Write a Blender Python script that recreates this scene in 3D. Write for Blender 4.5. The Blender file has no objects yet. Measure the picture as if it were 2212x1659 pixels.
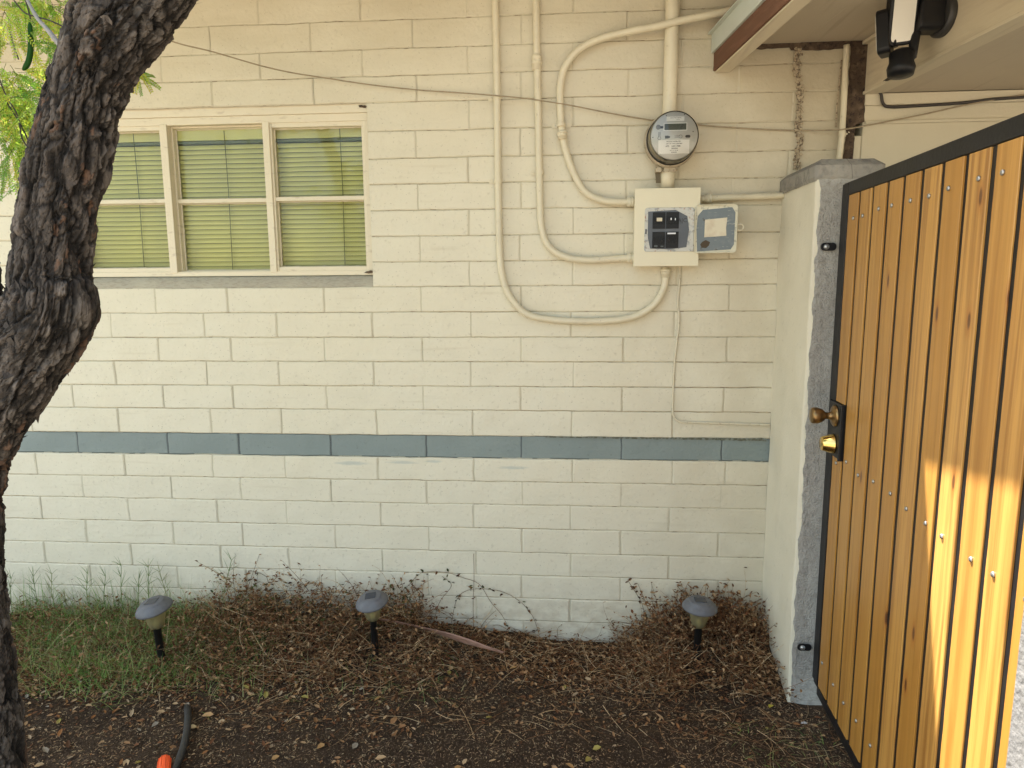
import bpy, math, random
import numpy as np
from mathutils import Vector, Matrix, noise as mn
random.seed(7)
S = bpy.context.scene
PI = math.pi
def R(a): return math.radians(a)

# ------------------------------------------------------------------ camera
CAM = Vector((0.3781, -2.7693, 1.5340))
RX = Vector((0.997057, 0.076347, -0.006939))
RY = Vector((0.004496, -0.148592, -0.988889))
RZ = Vector((-0.076530, 0.985947, -0.148498))
cd = bpy.data.cameras.new('camera'); cam = bpy.data.objects.new('camera', cd)
S.collection.objects.link(cam); S.camera = cam
M4 = Matrix.Identity(4)
for i in range(3):
    M4[i][0] = RX[i]; M4[i][1] = -RY[i]; M4[i][2] = -RZ[i]; M4[i][3] = CAM[i]
cam.matrix_world = M4
cd.sensor_width = 36.0; cd.lens = 36.0 * 1721.4 / 2560.0
cd.clip_start = 0.02; cd.clip_end = 500
F = 1721.4 * 2212 / 2560

# ------------------------------------------------------------------ light
SUN = Vector((-0.35, 0.277, 1.0)).normalized()      # towards the sun
w = bpy.data.worlds.new("World"); S.world = w; w.use_nodes = True
nt = w.node_tree
bg = nt.nodes['Background']
sky = nt.nodes.new('ShaderNodeTexSky'); sky.sky_type = 'NISHITA'; sky.sun_disc = False
sky.sun_elevation = math.asin(SUN.z); sky.sun_rotation = math.atan2(SUN.x, SUN.y)
sky.air_density = 1.0; sky.dust_density = 2.5; sky.ozone_density = 0.6
tint = nt.nodes.new('ShaderNodeMix'); tint.data_type = 'RGBA'; tint.blend_type = 'MULTIPLY'; tint.inputs[0].default_value = 1
tint.inputs[7].default_value = (1.0, .925, .77, 1)
nt.links.new(sky.outputs[0], tint.inputs[6]); nt.links.new(tint.outputs[2], bg.inputs[0]); bg.inputs[1].default_value = 0.15
sd = bpy.data.lights.new('sun', 'SUN'); sd.energy = 5.0; sd.angle = R(0.5); sd.color = (1.0, 0.95, 0.87)
so = bpy.data.objects.new('sun', sd); S.collection.objects.link(so)
so.rotation_euler = SUN.to_track_quat('Z', 'Y').to_euler()
S.view_settings.view_transform = 'Standard'; S.view_settings.look = 'None'
S.view_settings.exposure = 2.36; S.view_settings.gamma = 1.0
S.render.engine = 'CYCLES'
S.cycles.max_bounces = 8; S.cycles.diffuse_bounces = 5; S.cycles.transparent_max_bounces = 12

# ------------------------------------------------------------------ helpers
def at(D, y=None, x=None, z=None, pl=None):
    """point of the real plane y=, x=, z= (or normal, point) seen at a spot of the photograph"""
    cx, cy = (D[0]-1106)/F, (D[1]-829.5)/F
    d = RX*cx + RY*cy + RZ
    if pl is not None: t = pl[0].dot(Vector(pl[1])-CAM)/pl[0].dot(d)
    elif y is not None: t = (y-CAM.y)/d.y
    elif x is not None: t = (x-CAM.x)/d.x
    else: t = (z-CAM.z)/d.z
    return CAM + d*t

def tag(o, label=None, cat=None, group=None, kind=None):
    if label: o['label'] = label
    if cat: o['category'] = cat
    if group: o['group'] = group
    if kind: o['kind'] = kind
    return o
def empty(name, loc, label, cat, group=None):
    o = bpy.data.objects.new(name, None); S.collection.objects.link(o)
    o.location = loc; o.empty_display_size = 0.05
    return tag(o, label, cat, group)
def rootloc(p):
    while p.parent: p = p.parent
    return Vector(p.location)

class MB:
    def __init__(s): s.v = []; s.f = []; s.m = []; s.sm = []; s.c = []; s.col = None
    def add(s, vs, fs, mat=0, smooth=False, col=None):
        n = len(s.v); s.v += [tuple(v) for v in vs]
        for f in fs:
            s.f.append(tuple(i+n for i in f)); s.m.append(mat); s.sm.append(smooth); s.c.append(col)
        return s
    def box(s, a, b, mat=0, M=None):
        x0, y0, z0 = a; x1, y1, z1 = b
        vs = [Vector(p) for p in ((x0,y0,z0),(x1,y0,z0),(x1,y1,z0),(x0,y1,z0),(x0,y0,z1),(x1,y0,z1),(x1,y1,z1),(x0,y1,z1))]
        if M is not None: vs = [M @ v for v in vs]
        return s.add(vs, [(0,3,2,1),(4,5,6,7),(0,1,5,4),(1,2,6,5),(2,3,7,6),(3,0,4,7)], mat)
    def tube(s, pts, r, n=8, mat=0, caps=True, smooth=True, col=None):
        pts = [Vector(p) for p in pts]
        rs = r if hasattr(r, '__len__') else [r]*len(pts)
        up = Vector((0,0,1)); vs = []; prev = None
        for i, p in enumerate(pts):
            t = (pts[min(i+1, len(pts)-1)] - pts[max(i-1, 0)]).normalized()
            if prev is None:
                a = up if abs(t.z) < .9 else Vector((1,0,0))
                u = t.cross(a).normalized()
            else:
                u = (prev - t*prev.dot(t)).normalized()
            prev = u; v = t.cross(u)
            for k in range(n):
                an = 2*PI*k/n; vs.append(p + (u*math.cos(an)+v*math.sin(an))*rs[i])
        fs = []
        for i in range(len(pts)-1):
            for k in range(n):
                a = i*n+k; b = i*n+(k+1) % n; fs.append((a, b, b+n, a+n))
        if caps: fs.append(tuple(range(n))[::-1]); fs.append(tuple(range((len(pts)-1)*n, len(pts)*n)))
        return s.add(vs, fs, mat, smooth, col)
    def lathe(s, prof, M, n=32, mat=0, smooth=True, capa=True, capb=True):
        """prof: (radius, height) along local z"""
        vs = []; fs = []
        for r, h in prof:
            for k in range(n):
                a = 2*PI*k/n; vs.append(M @ Vector((r*math.cos(a), r*math.sin(a), h)))
        for i in range(len(prof)-1):
            for k in range(n):
                a = i*n+k; b = i*n+(k+1) % n; fs.append((a, b, b+n, a+n))
        if capa: fs.append(tuple(range(n))[::-1])
        if capb: fs.append(tuple(range((len(prof)-1)*n, len(prof)*n)))
        return s.add(vs, fs, mat, smooth)
    def poly(s, pts, M, h0, h1, mat=0):
        """extruded polygon, local xy outline"""
        n = len(pts)
        vs = [M @ Vector((p[0], p[1], h0)) for p in pts] + [M @ Vector((p[0], p[1], h1)) for p in pts]
        fs = [tuple(range(n))[::-1], tuple(range(n, 2*n))] + [(i, (i+1) % n, n+(i+1) % n, n+i) for i in range(n)]
        return s.add(vs, fs, mat)
    def build(s, name, mats, parent=None, loc=None, bevel=0, seg=2, autosm=None):
        if not isinstance(mats, (list, tuple)): mats = [mats]
        off = rootloc(parent) if parent is not None else Vector(loc if loc is not None else (0,0,0))
        me = bpy.data.meshes.new(name)
        vv = np.array(s.v, dtype=np.float64) - np.array(off)
        me.from_pydata([tuple(v) for v in vv], [], s.f)
        me.polygons.foreach_set('material_index', s.m)
        me.polygons.foreach_set('use_smooth', s.sm)
        for m in mats: me.materials.append(m)
        if any(c is not None for c in s.c):
            at_ = me.attributes.new('tint', 'FLOAT_COLOR', 'CORNER')
            buf = []
            for f, c in zip(s.f, s.c):
                c = c or (.5,.5,.5)
                buf += [c[0], c[1], c[2], 1.0]*len(f)
            at_.data.foreach_set('color', buf)
        me.update()
        o = bpy.data.objects.new(name, me); S.collection.objects.link(o)
        if parent is not None: o.parent = parent
        else: o.location = off
        if bevel:
            b = o.modifiers.new('bevel', 'BEVEL'); b.width = bevel; b.segments = seg; b.limit_method = 'ANGLE'; b.angle_limit = R(40)
        return o

def frame(o, xax, zax):
    """matrix at o with local z=zax and local x near xax"""
    z = Vector(zax).normalized(); x = Vector(xax); x = (x - z*x.dot(z)).normalized(); y = z.cross(x)
    M = Matrix.Identity(4)
    for i in range(3): M[i][0] = x[i]; M[i][1] = y[i]; M[i][2] = z[i]; M[i][3] = o[i]
    return M
def smooth_path(pts, n=6):
    pts = [Vector(p) for p in pts]; out = []
    for i in range(len(pts)-1):
        p0 = pts[max(i-1,0)]; p1 = pts[i]; p2 = pts[i+1]; p3 = pts[min(i+2, len(pts)-1)]
        for k in range(n):
            t = k/n
            out.append(.5*((2*p1)+(p2-p0)*t+(2*p0-5*p1+4*p2-p3)*t*t+(3*p1-p0-3*p2+p3)*t**3))
    out.append(pts[-1]); return out
def rrect(w, h, r, n=5, cx=0, cy=0):
    o = []
    for sx, sy, a0 in ((1,1,0),(-1,1,90),(-1,-1,180),(1,-1,270)):
        for k in range(n+1):
            a = R(a0+90*k/n); o.append((cx+sx*(w/2-r)+r*math.cos(a), cy+sy*(h/2-r)+r*math.sin(a)))
    return o

# ------------------------------------------------------------------ materials
def mk(name, col, rough=.7, metal=0, var=(), bump=(), obj=False, spec=.5, trans=0, attr=False, coat=0, emit=None, sheen=0, tl=0):
    m = bpy.data.materials.new(name); m.use_nodes = True; t = m.node_tree; N = t.nodes; L = t.links
    b = N['Principled BSDF']; b.inputs['Roughness'].default_value = rough; b.inputs['Metallic'].default_value = metal
    b.inputs['Specular IOR Level'].default_value = spec; b.inputs['Coat Weight'].default_value = coat
    if trans: b.inputs['Transmission Weight'].default_value = trans
    if obj: src = N.new('ShaderNodeTexCoord').outputs['Object']
    else: src = N.new('ShaderNodeNewGeometry').outputs['Position']
    def tex(kind, sc, det=4, dist=0):
        mp = N.new('ShaderNodeMapping'); L.new(src, mp.inputs[0])
        mp.inputs['Scale'].default_value = (sc,)*3 if not hasattr(sc, '__len__') else sc
        if kind == 'noise':
            n = N.new('ShaderNodeTexNoise'); n.inputs['Scale'].default_value = 1; n.inputs['Detail'].default_value = det
            n.inputs['Distortion'].default_value = dist; o = n.outputs[0]
        elif kind == 'vor':
            n = N.new('ShaderNodeTexVoronoi'); n.inputs['Scale'].default_value = 1; o = n.outputs['Distance']
        elif kind == 'crack':
            n = N.new('ShaderNodeTexVoronoi'); n.feature = 'DISTANCE_TO_EDGE'; n.inputs['Scale'].default_value = 1; o = n.outputs['Distance']
        elif kind == 'wave':
            n = N.new('ShaderNodeTexWave'); n.inputs['Scale'].default_value = 1; n.inputs['Distortion'].default_value = dist; n.inputs['Detail'].default_value = det; o = n.outputs['Fac']
        L.new(mp.outputs[0], n.inputs['Vector']); return o
    if attr:
        a = N.new('ShaderNodeAttribute'); a.attribute_name = 'tint'; cur = a.outputs['Color']
    else:
        r = N.new('ShaderNodeRGB'); r.outputs[0].default_value = (*col, 1); cur = r.outputs[0]
    for v in var:
        kind, sc, lo, hi, c2 = v[:5]; amt = v[5] if len(v) > 5 else 1
        mr = N.new('ShaderNodeMapRange'); L.new(tex(kind, sc, dist=v[6] if len(v) > 6 else 0), mr.inputs[0])
        mr.inputs[1].default_value = lo; mr.inputs[2].default_value = hi; mr.inputs[4].default_value = amt
        mx = N.new('ShaderNodeMix'); mx.data_type = 'RGBA'; L.new(mr.outputs[0], mx.inputs[0]); L.new(cur, mx.inputs[6])
        if c2 == 'mul': mx.blend_type = 'MULTIPLY'; mx.inputs[7].default_value = (.45,.45,.45,1)
        else: mx.inputs[7].default_value = (*c2, 1)
        cur = mx.outputs[2]
    L.new(cur, b.inputs['Base Color'])
    if bump:
        prev = None
        for kind, sc, d in bump:
            bp = N.new('ShaderNodeBump'); bp.inputs['Distance'].default_value = d; bp.inputs['Strength'].default_value = 1
            L.new(tex(kind, sc), bp.inputs['Height'])
            if prev: L.new(prev, bp.inputs['Normal'])
            prev = bp.outputs[0]
        L.new(prev, b.inputs['Normal'])
    if emit: b.inputs['Emission Color'].default_value = (*emit, 1); b.inputs['Emission Strength'].default_value = 1
    if tl:
        tr = N.new('ShaderNodeBsdfTranslucent'); L.new(cur, tr.inputs[0])
        ms = N.new('ShaderNodeMixShader'); ms.inputs[0].default_value = tl
        L.new(b.outputs[0], ms.inputs[1]); L.new(tr.outputs[0], ms.inputs[2]); L.new(ms.outputs[0], N['Material Output'].inputs[0])
    m['cur'] = 0
    return m
CREAM = (.66, .615, .485)
def wallpaint(name, extra=()):
    return mk(name, CREAM, .62, spec=.3,
      var=[('noise', (1.1,1,1.6), .35, .75, (.66,.60,.45), .8), ('noise', (5,5,9), .5, .8, (.60,.555,.43), .6),
           ('noise', (60,60,60), .60, .72, (.50,.45,.34), .55), ('vor', 55, .10, .04, (.16,.13,.09), .75),
           ('noise', (3,3,40), .62, .78, (.55,.49,.36), .55), ('noise', (0.8,1,.5), .55, .75, (.62,.60,.49), .5)]+list(extra),
      bump=[('noise', (9,9,9), .004), ('noise', (55,55,55), .0016), ('noise', (210,210,210), .0006), ('vor', 75, .0008)])
m_wall = wallpaint('painted_block')
# a few blue-grey brush smears left on the cream paint just under the band
t = m_wall.node_tree; N = t.nodes; L = t.links
bs = N['Principled BSDF']; cur = bs.inputs['Base Color'].links[0].from_socket
geo = N.new('ShaderNodeNewGeometry')
for (px, pz, sx, sz) in ((-.52,.775,.10,.012), (-.30,.782,.085,.010), (.17,.765,.09,.009), (-.17,.788,.05,.010)):
    mp = N.new('ShaderNodeVectorMath'); mp.operation = 'SUBTRACT'; L.new(geo.outputs['Position'], mp.inputs[0]); mp.inputs[1].default_value = (px, 0, pz)
    m2 = N.new('ShaderNodeVectorMath'); m2.operation = 'MULTIPLY'; L.new(mp.outputs[0], m2.inputs[0]); m2.inputs[1].default_value = (1/sx, 0, 1/sz)
    ln = N.new('ShaderNodeVectorMath'); ln.operation = 'LENGTH'; L.new(m2.outputs[0], ln.inputs[0])
    nz = N.new('ShaderNodeTexNoise'); nz.inputs['Scale'].default_value = 1; mm = N.new('ShaderNodeMapping'); mm.inputs['Scale'].default_value = (20,1,160)
    L.new(geo.outputs['Position'], mm.inputs[0]); L.new(mm.outputs[0], nz.inputs[0])
    ad = N.new('ShaderNodeMath'); ad.operation = 'ADD'; L.new(ln.outputs['Value'], ad.inputs[0]); L.new(nz.outputs[0], ad.inputs[1])
    mr = N.new('ShaderNodeMapRange'); L.new(ad.outputs[0], mr.inputs[0]); mr.inputs[1].default_value = 1.35; mr.inputs[2].default_value = .9; mr.inputs[4].default_value = .55
    mx = N.new('ShaderNodeMix'); mx.data_type = 'RGBA'; L.new(mr.outputs[0], mx.inputs[0]); L.new(cur, mx.inputs[6]); mx.inputs[7].default_value = (.36,.40,.37,1); cur = mx.outputs[2]
sp_ = N.new('ShaderNodeSeparateXYZ'); L.new(geo.outputs['Position'], sp_.inputs[0])
def rng_(sock, a0, a1, b0, b1):
    r_ = N.new('ShaderNodeMapRange'); L.new(sock, r_.inputs[0]); r_.inputs[1].default_value = a0; r_.inputs[2].default_value = a1; r_.inputs[3].default_value = b0; r_.inputs[4].default_value = b1; return r_.outputs[0]
def nz_(sc):
    m_ = N.new('ShaderNodeMapping'); m_.inputs['Scale'].default_value = sc; L.new(geo.outputs['Position'], m_.inputs[0]); n_ = N.new('ShaderNodeTexNoise'); n_.inputs['Scale'].default_value = 1; n_.inputs['Detail'].default_value = 6; L.new(m_.outputs[0], n_.inputs[0]); return n_.outputs[0]
def mask_(cur, h, n, col, amt):
    mu = N.new('ShaderNodeMath'); mu.operation = 'MULTIPLY'; L.new(h, mu.inputs[0]); L.new(n, mu.inputs[1]); m2_ = N.new('ShaderNodeMath'); m2_.operation = 'MULTIPLY'; L.new(mu.outputs[0], m2_.inputs[0]); m2_.inputs[1].default_value = amt
    mx = N.new('ShaderNodeMix'); mx.data_type = 'RGBA'; L.new(m2_.outputs[0], mx.inputs[0]); L.new(cur, mx.inputs[6]); mx.inputs[7].default_value = (*col, 1); return mx.outputs[2]
cur = mask_(cur, rng_(sp_.outputs[2], .30, .02, 0, 1), rng_(nz_((14,14,22)), .40, .62, 0, 1), (.34,.27,.18), .55)
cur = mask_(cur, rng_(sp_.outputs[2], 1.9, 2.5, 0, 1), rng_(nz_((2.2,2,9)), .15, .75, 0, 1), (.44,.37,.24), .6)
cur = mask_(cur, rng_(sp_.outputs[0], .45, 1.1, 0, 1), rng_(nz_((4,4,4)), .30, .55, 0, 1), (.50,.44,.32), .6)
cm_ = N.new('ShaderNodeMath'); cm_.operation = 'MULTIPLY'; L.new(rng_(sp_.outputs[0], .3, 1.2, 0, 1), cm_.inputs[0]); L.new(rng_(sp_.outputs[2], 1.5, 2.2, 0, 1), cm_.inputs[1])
cur = mask_(cur, cm_.outputs[0], rng_(nz_((6,6,9)), .20, .75, .5, 1), (.34,.28,.18), .7)  # upper right wall darkened in its colour for shade under the roofs
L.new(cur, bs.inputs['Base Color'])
m_smooth = mk('smooth_cream_stucco', (.56,.50,.365), .7, spec=.3, var=[('noise', (2,2,3), .45, .8, (.49,.43,.31), .7), ('vor', 18, .05, .02, (.2,.16,.1), .8), ('noise',(1.5,1.5,12),.6,.8,(.50,.44,.32),.4)],
              bump=[('noise', 8, .004), ('noise', 90, .0012)])
m_band = mk('slate_blue_paint', (.185,.225,.215), .55, var=[('noise', 4, .4, .8, (.21,.25,.235), .8), ('noise', 70, .66, .75, (.11,.13,.13), .6), ('noise',(8,8,2),.62,.8,(.17,.21,.20),.6)],
            bump=[('noise', 9, .004), ('noise', 60, .0016), ('vor', 80, .0008)])
m_joint = mk('painted_mortar_joint', (.51,.46,.34), .75, spec=.2, var=[('noise', (2.5,2.5,2.5), .40, .66, (.30,.24,.155), .8), ('noise', (35,35,35), .54, .66, (.19,.14,.09), .75)], bump=[('noise', 90, .002)])
m_headjoint = mk('painted_head_joint', (.54,.49,.365), .75, spec=.2, var=[('noise', (2.5,2.5,2.5), .52, .72, (.46,.40,.29), .8), ('noise', (50,50,30), .58, .70, (.36,.29,.20), .5)], bump=[('noise', 90, .002)])
m_bandjoint = mk('dark_stripe_joint', (.085,.10,.10), .7)
m_grey = mk('rough_grey_stucco', (.26,.24,.205), .9, spec=.2, var=[('noise', 6, .4, .7, (.33,.31,.265), .8), ('noise', 45, .5, .7, (.15,.14,.13), .6), ('crack', (7,7,3.5), .010, .0, (.06,.05,.045), .8)],
            bump=[('noise', (60,60,22), .006), ('noise', (130,130,130), .004), ('noise', 25, .006)])
m_trim = mk('cream_window_paint', (.66,.585,.43), .5, var=[('noise', (20,20,60), .60, .72, (.42,.34,.24), .6), ('noise', 8, .4, .8, (.70,.62,.46), .6)], bump=[('noise', 40, .0015), ('noise', 160, .0006)])
m_conduit = mk('painted_conduit', (.63,.565,.41), .45, var=[('noise', 14, .5, .75, (.52,.46,.33), .6), ('noise', 70, .66, .76, (.30,.24,.16), .6)], bump=[('noise', 60, .001)])
m_panel = mk('cream_panel_enamel', (.68,.62,.45), .42, var=[('noise', 9, .45, .8, (.64,.57,.41), .6), ('vor', 30, .06, .03, (.25,.2,.13), .8)], bump=[('noise', 25, .001)])
m_deadfront = mk('blue_grey_panel_paint', (.085,.095,.11), .5, var=[('noise', 20, .5, .8, (.12,.13,.145), .6), ('noise', 90, .64, .72, (.05,.05,.05), .6)], bump=[('noise', 80, .0006)])
m_scuff = mk('chipped_pale_paint', (.52,.51,.46), .6, var=[('noise', 60, .55, .65, (.28,.29,.29), .9), ('noise', 110, .6, .68, (.33,.17,.09), .8)], bump=[('noise', 120, .001)])
m_black = mk('black_bakelite', (.008,.008,.009), .4, spec=.25)
m_blackmetal = mk('black_painted_steel', (.009,.009,.010), .42, spec=.3, var=[('noise', 12, .5, .8, (.018,.018,.019), .7)], bump=[('noise', 90, .0005)])
m_paper = mk('aged_paper', (.62,.56,.42), .8, var=[('noise', 30, .45, .7, (.50,.40,.28), .7)])
m_white = mk('white_label', (.74,.75,.78), .6)
m_ink = mk('ink', (.03,.03,.035), .6)
m_silver = mk('meter_face_silver', (.44,.45,.47), .5, metal=.1, bump=[('noise', 200, .0003)])
m_lcd = mk('lcd_window', (.045,.055,.05), .25)
m_lcdtext = mk('lcd_segments', (.012,.015,.013), .4)
m_brass_tag = mk('brown_metal_tag', (.10,.075,.035), .5)
m_rusty = mk('grimy_meter_socket', (.42,.355,.25), .55, metal=.2, var=[('noise', 20, .45, .7, (.26,.20,.13), .8), ('noise', 70, .6, .7, (.13,.08,.05), .7)], bump=[('noise', 60, .001)])
m_grime = mk('dark_rotten_gap', (.07,.045,.028), .95, var=[('noise', 30, .5, .7, (.17,.12,.075), .8), ('noise', 90, .55, .65, (.02,.012,.01), .8)], bump=[('noise', 40, .012), ('noise', 120, .005)])
m_mortar = mk('crumbling_mortar', (.38,.31,.21), .95, var=[('noise', 90, .5, .62, (.08,.05,.03), .9), ('noise', 200, .5, .7, (.5,.43,.3), .6)], bump=[('noise', 90, .004)])
m_soffit = mk('cream_soffit', (.52,.44,.32), .75, var=[('noise', 3, .4, .8, (.46,.39,.285), .7), ('noise', (40,2,40), .58, .75, (.33,.26,.18), .5)], bump=[('noise', 12, .002), ('noise', 80, .0008)])
m_beam = mk('cream_beam', (.60,.52,.37), .65, var=[('noise', (30,3,30), .55, .75, (.42,.34,.24), .6), ('vor', 25, .06, .03, (.2,.15,.1), .7)], bump=[('noise', (60,6,60), .0015)])
m_brown = mk('brown_fascia_board', (.13,.055,.028), .7, var=[('noise', (60,5,60), .5, .7, (.20,.09,.05), .7)], bump=[('noise', (90,8,90), .002)])
m_flash = mk('pale_metal_flashing', (.52,.55,.48), .45, var=[('noise', 6, .45, .8, (.43,.45,.39), .7)])
m_brass = mk('polished_brass', (.78,.55,.18), .18, metal=1)
m_oldbrass = mk('antique_brass', (.30,.19,.08), .32, metal=.9, var=[('noise', 40, .4, .7, (.16,.10,.05), .8)])
m_screw = mk('zinc_screw', (.42,.42,.41), .42, metal=.9)
m_cable = mk('dirty_cable', (.32,.255,.16), .7, var=[('noise', 50, .5, .7, (.20,.155,.10), .7)])
m_darkcable = mk('dark_rubber_cable', (.035,.028,.022), .6)
m_whitewire = mk('painted_thin_cable', (.60,.54,.40), .5, var=[('noise', 60, .6, .72, (.36,.3,.2), .7)])
m_blind = mk('green_blind_slat', (.66,.62,.25), .45, var=[('noise', (2,2,1), .4, .8, (.60,.60,.29), .7)])
m_blindcord = mk('blind_cord', (.16,.17,.08), .8)
m_dark = mk('dark_room', (.02,.02,.018), .9)
m_litter = mk('dry_litter', (.2,.1,.05), .85, attr=True, spec=.2, tl=.15)
m_grass = mk('grass_blade', (.1,.2,.05), .6, attr=True, spec=.3, tl=.3)
m_leaf = mk('mesquite_leaf', (.1,.2,.05), .5, attr=True, spec=.3, tl=.62)
m_soil = mk('bare_soil', (.034,.022,.013), .95, spec=.15,
   var=[('noise', 2.2, .4, .7, (.052,.034,.020), .8), ('noise', 22, .45, .7, (.016,.010,.007), .8), ('noise', 120, .57, .66, (.15,.10,.065), .7), ('vor', 95, .16, .08, (.22,.17,.12), .6), ('noise', (240,60,100), .62, .68, (.24,.17,.10), .6)],
   bump=[('noise', 14, .02), ('noise', 60, .010), ('noise', 190, .004)])
m_yard = mk('pale_gravel', (.25,.22,.175), .95, var=[('noise', 8, .4, .7, (.21,.18,.14), .8), ('vor', 30, .3, .1, (.34,.30,.245), .6)], bump=[('vor', 30, .01)])
m_hose = mk('black_rubber_hose', (.02,.02,.02), .55, bump=[('noise', 80, .0006)], var=[('noise', 60, .55, .7, (.06,.05,.04), .6)])
m_orange = mk('orange_plastic', (.85,.10,.015), .35, obj=True)
m_cap = mk('weathered_slate_plastic', (.112,.112,.118), .6, obj=True, var=[('noise', 40, .45, .7, (.14,.145,.16), .7), ('noise', 150, .6, .7, (.09,.09,.1), .6)], bump=[('noise', 90, .0008)])
m_solar = mk('solar_cell', (.03,.035,.05), .25, obj=True)
m_stake = mk('black_plastic_stake', (.008,.008,.008), .5, spec=.3, obj=True)
m_palm = mk('dry_palm_strip', (.36,.20,.14), .75, obj=True, var=[('noise', (4,120,60), .45, .65, (.22,.11,.07), .8), ('noise', (3,60,60), .6, .75, (.55,.42,.33), .6)])

# thin glass: real transparent + fresnel gloss
def glassmat(name, tint=(1,1,1), rough=.02, ior=1.45, frost=None, dusty=0):
    m = bpy.data.materials.new(name); m.use_nodes = True; t = m.node_tree; N = t.nodes; L = t.links
    N.remove(N['Principled BSDF'])
    tr = N.new('ShaderNodeBsdfTransparent'); tr.inputs[0].default_value = (*tint, 1)
    gl = N.new('ShaderNodeBsdfGlossy'); gl.inputs['Roughness'].default_value = rough
    fr = N.new('ShaderNodeFresnel'); fr.inputs[0].default_value = ior
    ms = N.new('ShaderNodeMixShader'); L.new(fr.outputs[0], ms.inputs[0]); L.new(tr.outputs[0], ms.inputs[1]); L.new(gl.outputs[0], ms.inputs[2])
    out = ms.outputs[0]
    if frost:
        df = N.new('ShaderNodeBsdfDiffuse'); df.inputs[0].default_value = (*frost, 1)
        tl = N.new('ShaderNodeBsdfTranslucent'); tl.inputs[0].default_value = (*frost, 1)
        a = N.new('ShaderNodeMixShader'); a.inputs[0].default_value = .5; L.new(df.outputs[0], a.inputs[1]); L.new(tl.outputs[0], a.inputs[2])
        b = N.new('ShaderNodeMixShader'); L.new(out, b.inputs[1]); L.new(a.outputs[0], b.inputs[2]); b.inputs[0].default_value = dusty
        if dusty < .3:
            g = N.new('ShaderNodeNewGeometry'); mp = N.new('ShaderNodeMapping'); mp.inputs['Scale'].default_value = (5,5,2.5)
            L.new(g.outputs['Position'], mp.inputs[0]); n = N.new('ShaderNodeTexNoise'); n.inputs['Scale'].default_value = 1; L.new(mp.outputs[0], n.inputs[0])
            r = N.new('ShaderNodeMapRange'); r.inputs[1].default_value = .35; r.inputs[2].default_value = .75; r.inputs[4].default_value = dusty*2; L.new(n.outputs[0], r.inputs[0]); L.new(r.outputs[0], b.inputs[0])
        out = b.outputs[0]
    L.new(out, N['Material Output'].inputs[0]); return m
m_glass = glassmat('dusty_window_glass', (.93,.95,.90), .03, frost=(.42,.45,.42), dusty=.09)
m_meterglass = glassmat('meter_glass', (.95,.93,.86), .03)
m_frost = glassmat('yellowed_clear_plastic', (.86,.80,.55), .15, frost=(.52,.47,.28), dusty=.5)

# bark: colours come from the plates themselves
m_bark = bpy.data.materials.new('flaking_bark'); m_bark.use_nodes = True
t = m_bark.node_tree; N = t.nodes; L = t.links; b = N['Principled BSDF']; b.inputs['Roughness'].default_value = .85; b.inputs['Specular IOR Level'].default_value = .25
a = N.new('ShaderNodeAttribute'); a.attribute_name = 'tint'
g = N.new('ShaderNodeNewGeometry'); mp = N.new('ShaderNodeMapping'); mp.inputs['Scale'].default_value = (70,70,25); L.new(g.outputs['Position'], mp.inputs[0])
n = N.new('ShaderNodeTexNoise'); n.inputs['Scale'].default_value = 1; n.inputs['Detail'].default_value = 6; L.new(mp.outputs[0], n.inputs[0])
mr = N.new('ShaderNodeMapRange'); mr.inputs[1].default_value = .3; mr.inputs[2].default_value = .7; mr.inputs[3].default_value = .45; mr.inputs[4].default_value = 1.5; L.new(n.outputs[0], mr.inputs[0])
vm = N.new('ShaderNodeVectorMath'); vm.operation = 'SCALE'; L.new(a.outputs['Color'], vm.inputs[0]); L.new(mr.outputs[0], vm.inputs['Scale']); L.new(vm.outputs[0], b.inputs['Base Color'])
bp = N.new('ShaderNodeBump'); bp.inputs['Distance'].default_value = .005; L.new(n.outputs[0], bp.inputs['Height'])
mp2 = N.new('ShaderNodeMapping'); mp2.inputs['Scale'].default_value = (220,220,90); L.new(g.outputs['Position'], mp2.inputs[0])
n2 = N.new('ShaderNodeTexNoise'); n2.inputs['Scale'].default_value = 1; L.new(mp2.outputs[0], n2.inputs[0])
bp2 = N.new('ShaderNodeBump'); bp2.inputs['Distance'].default_value = .002; L.new(n2.outputs[0], bp2.inputs['Height']); L.new(bp.outputs[0], bp2.inputs['Normal']); L.new(bp2.outputs[0], b.inputs['Normal'])

# wood: one orange stain, grain along the board
m_wood = bpy.data.materials.new('orange_stained_pine'); m_wood.use_nodes = True
t = m_wood.node_tree; N = t.nodes; L = t.links; b = N['Principled BSDF']; b.inputs['Roughness'].default_value = .38; b.inputs['Coat Weight'].default_value = .15; b.inputs['Coat Roughness'].default_value = .3
tc = N.new('ShaderNodeTexCoord'); oi = N.new('ShaderNodeObjectInfo')
ad = N.new('ShaderNodeVectorMath'); ad.operation = 'MULTIPLY_ADD'
cmb = N.new('ShaderNodeCombineXYZ'); L.new(oi.outputs['Random'], cmb.inputs[0]); L.new(oi.outputs['Random'], cmb.inputs[2])
L.new(cmb.outputs[0], ad.inputs[0]); ad.inputs[1].default_value = (13,0,37); L.new(tc.outputs['Object'], ad.inputs[2])
def wtex(sc, kind='ShaderNodeTexNoise', det=5, dist=0.0):
    mp = N.new('ShaderNodeMapping'); mp.inputs['Scale'].default_value = sc; L.new(ad.outputs[0], mp.inputs[0])
    n = N.new(kind); n.inputs['Scale'].default_value = 1; L.new(mp.outputs[0], n.inputs[0])
    if kind == 'ShaderNodeTexNoise': n.inputs['Detail'].default_value = det; n.inputs['Distortion'].default_value = dist; return n.outputs[0]
    return n.outputs['Distance']
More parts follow.
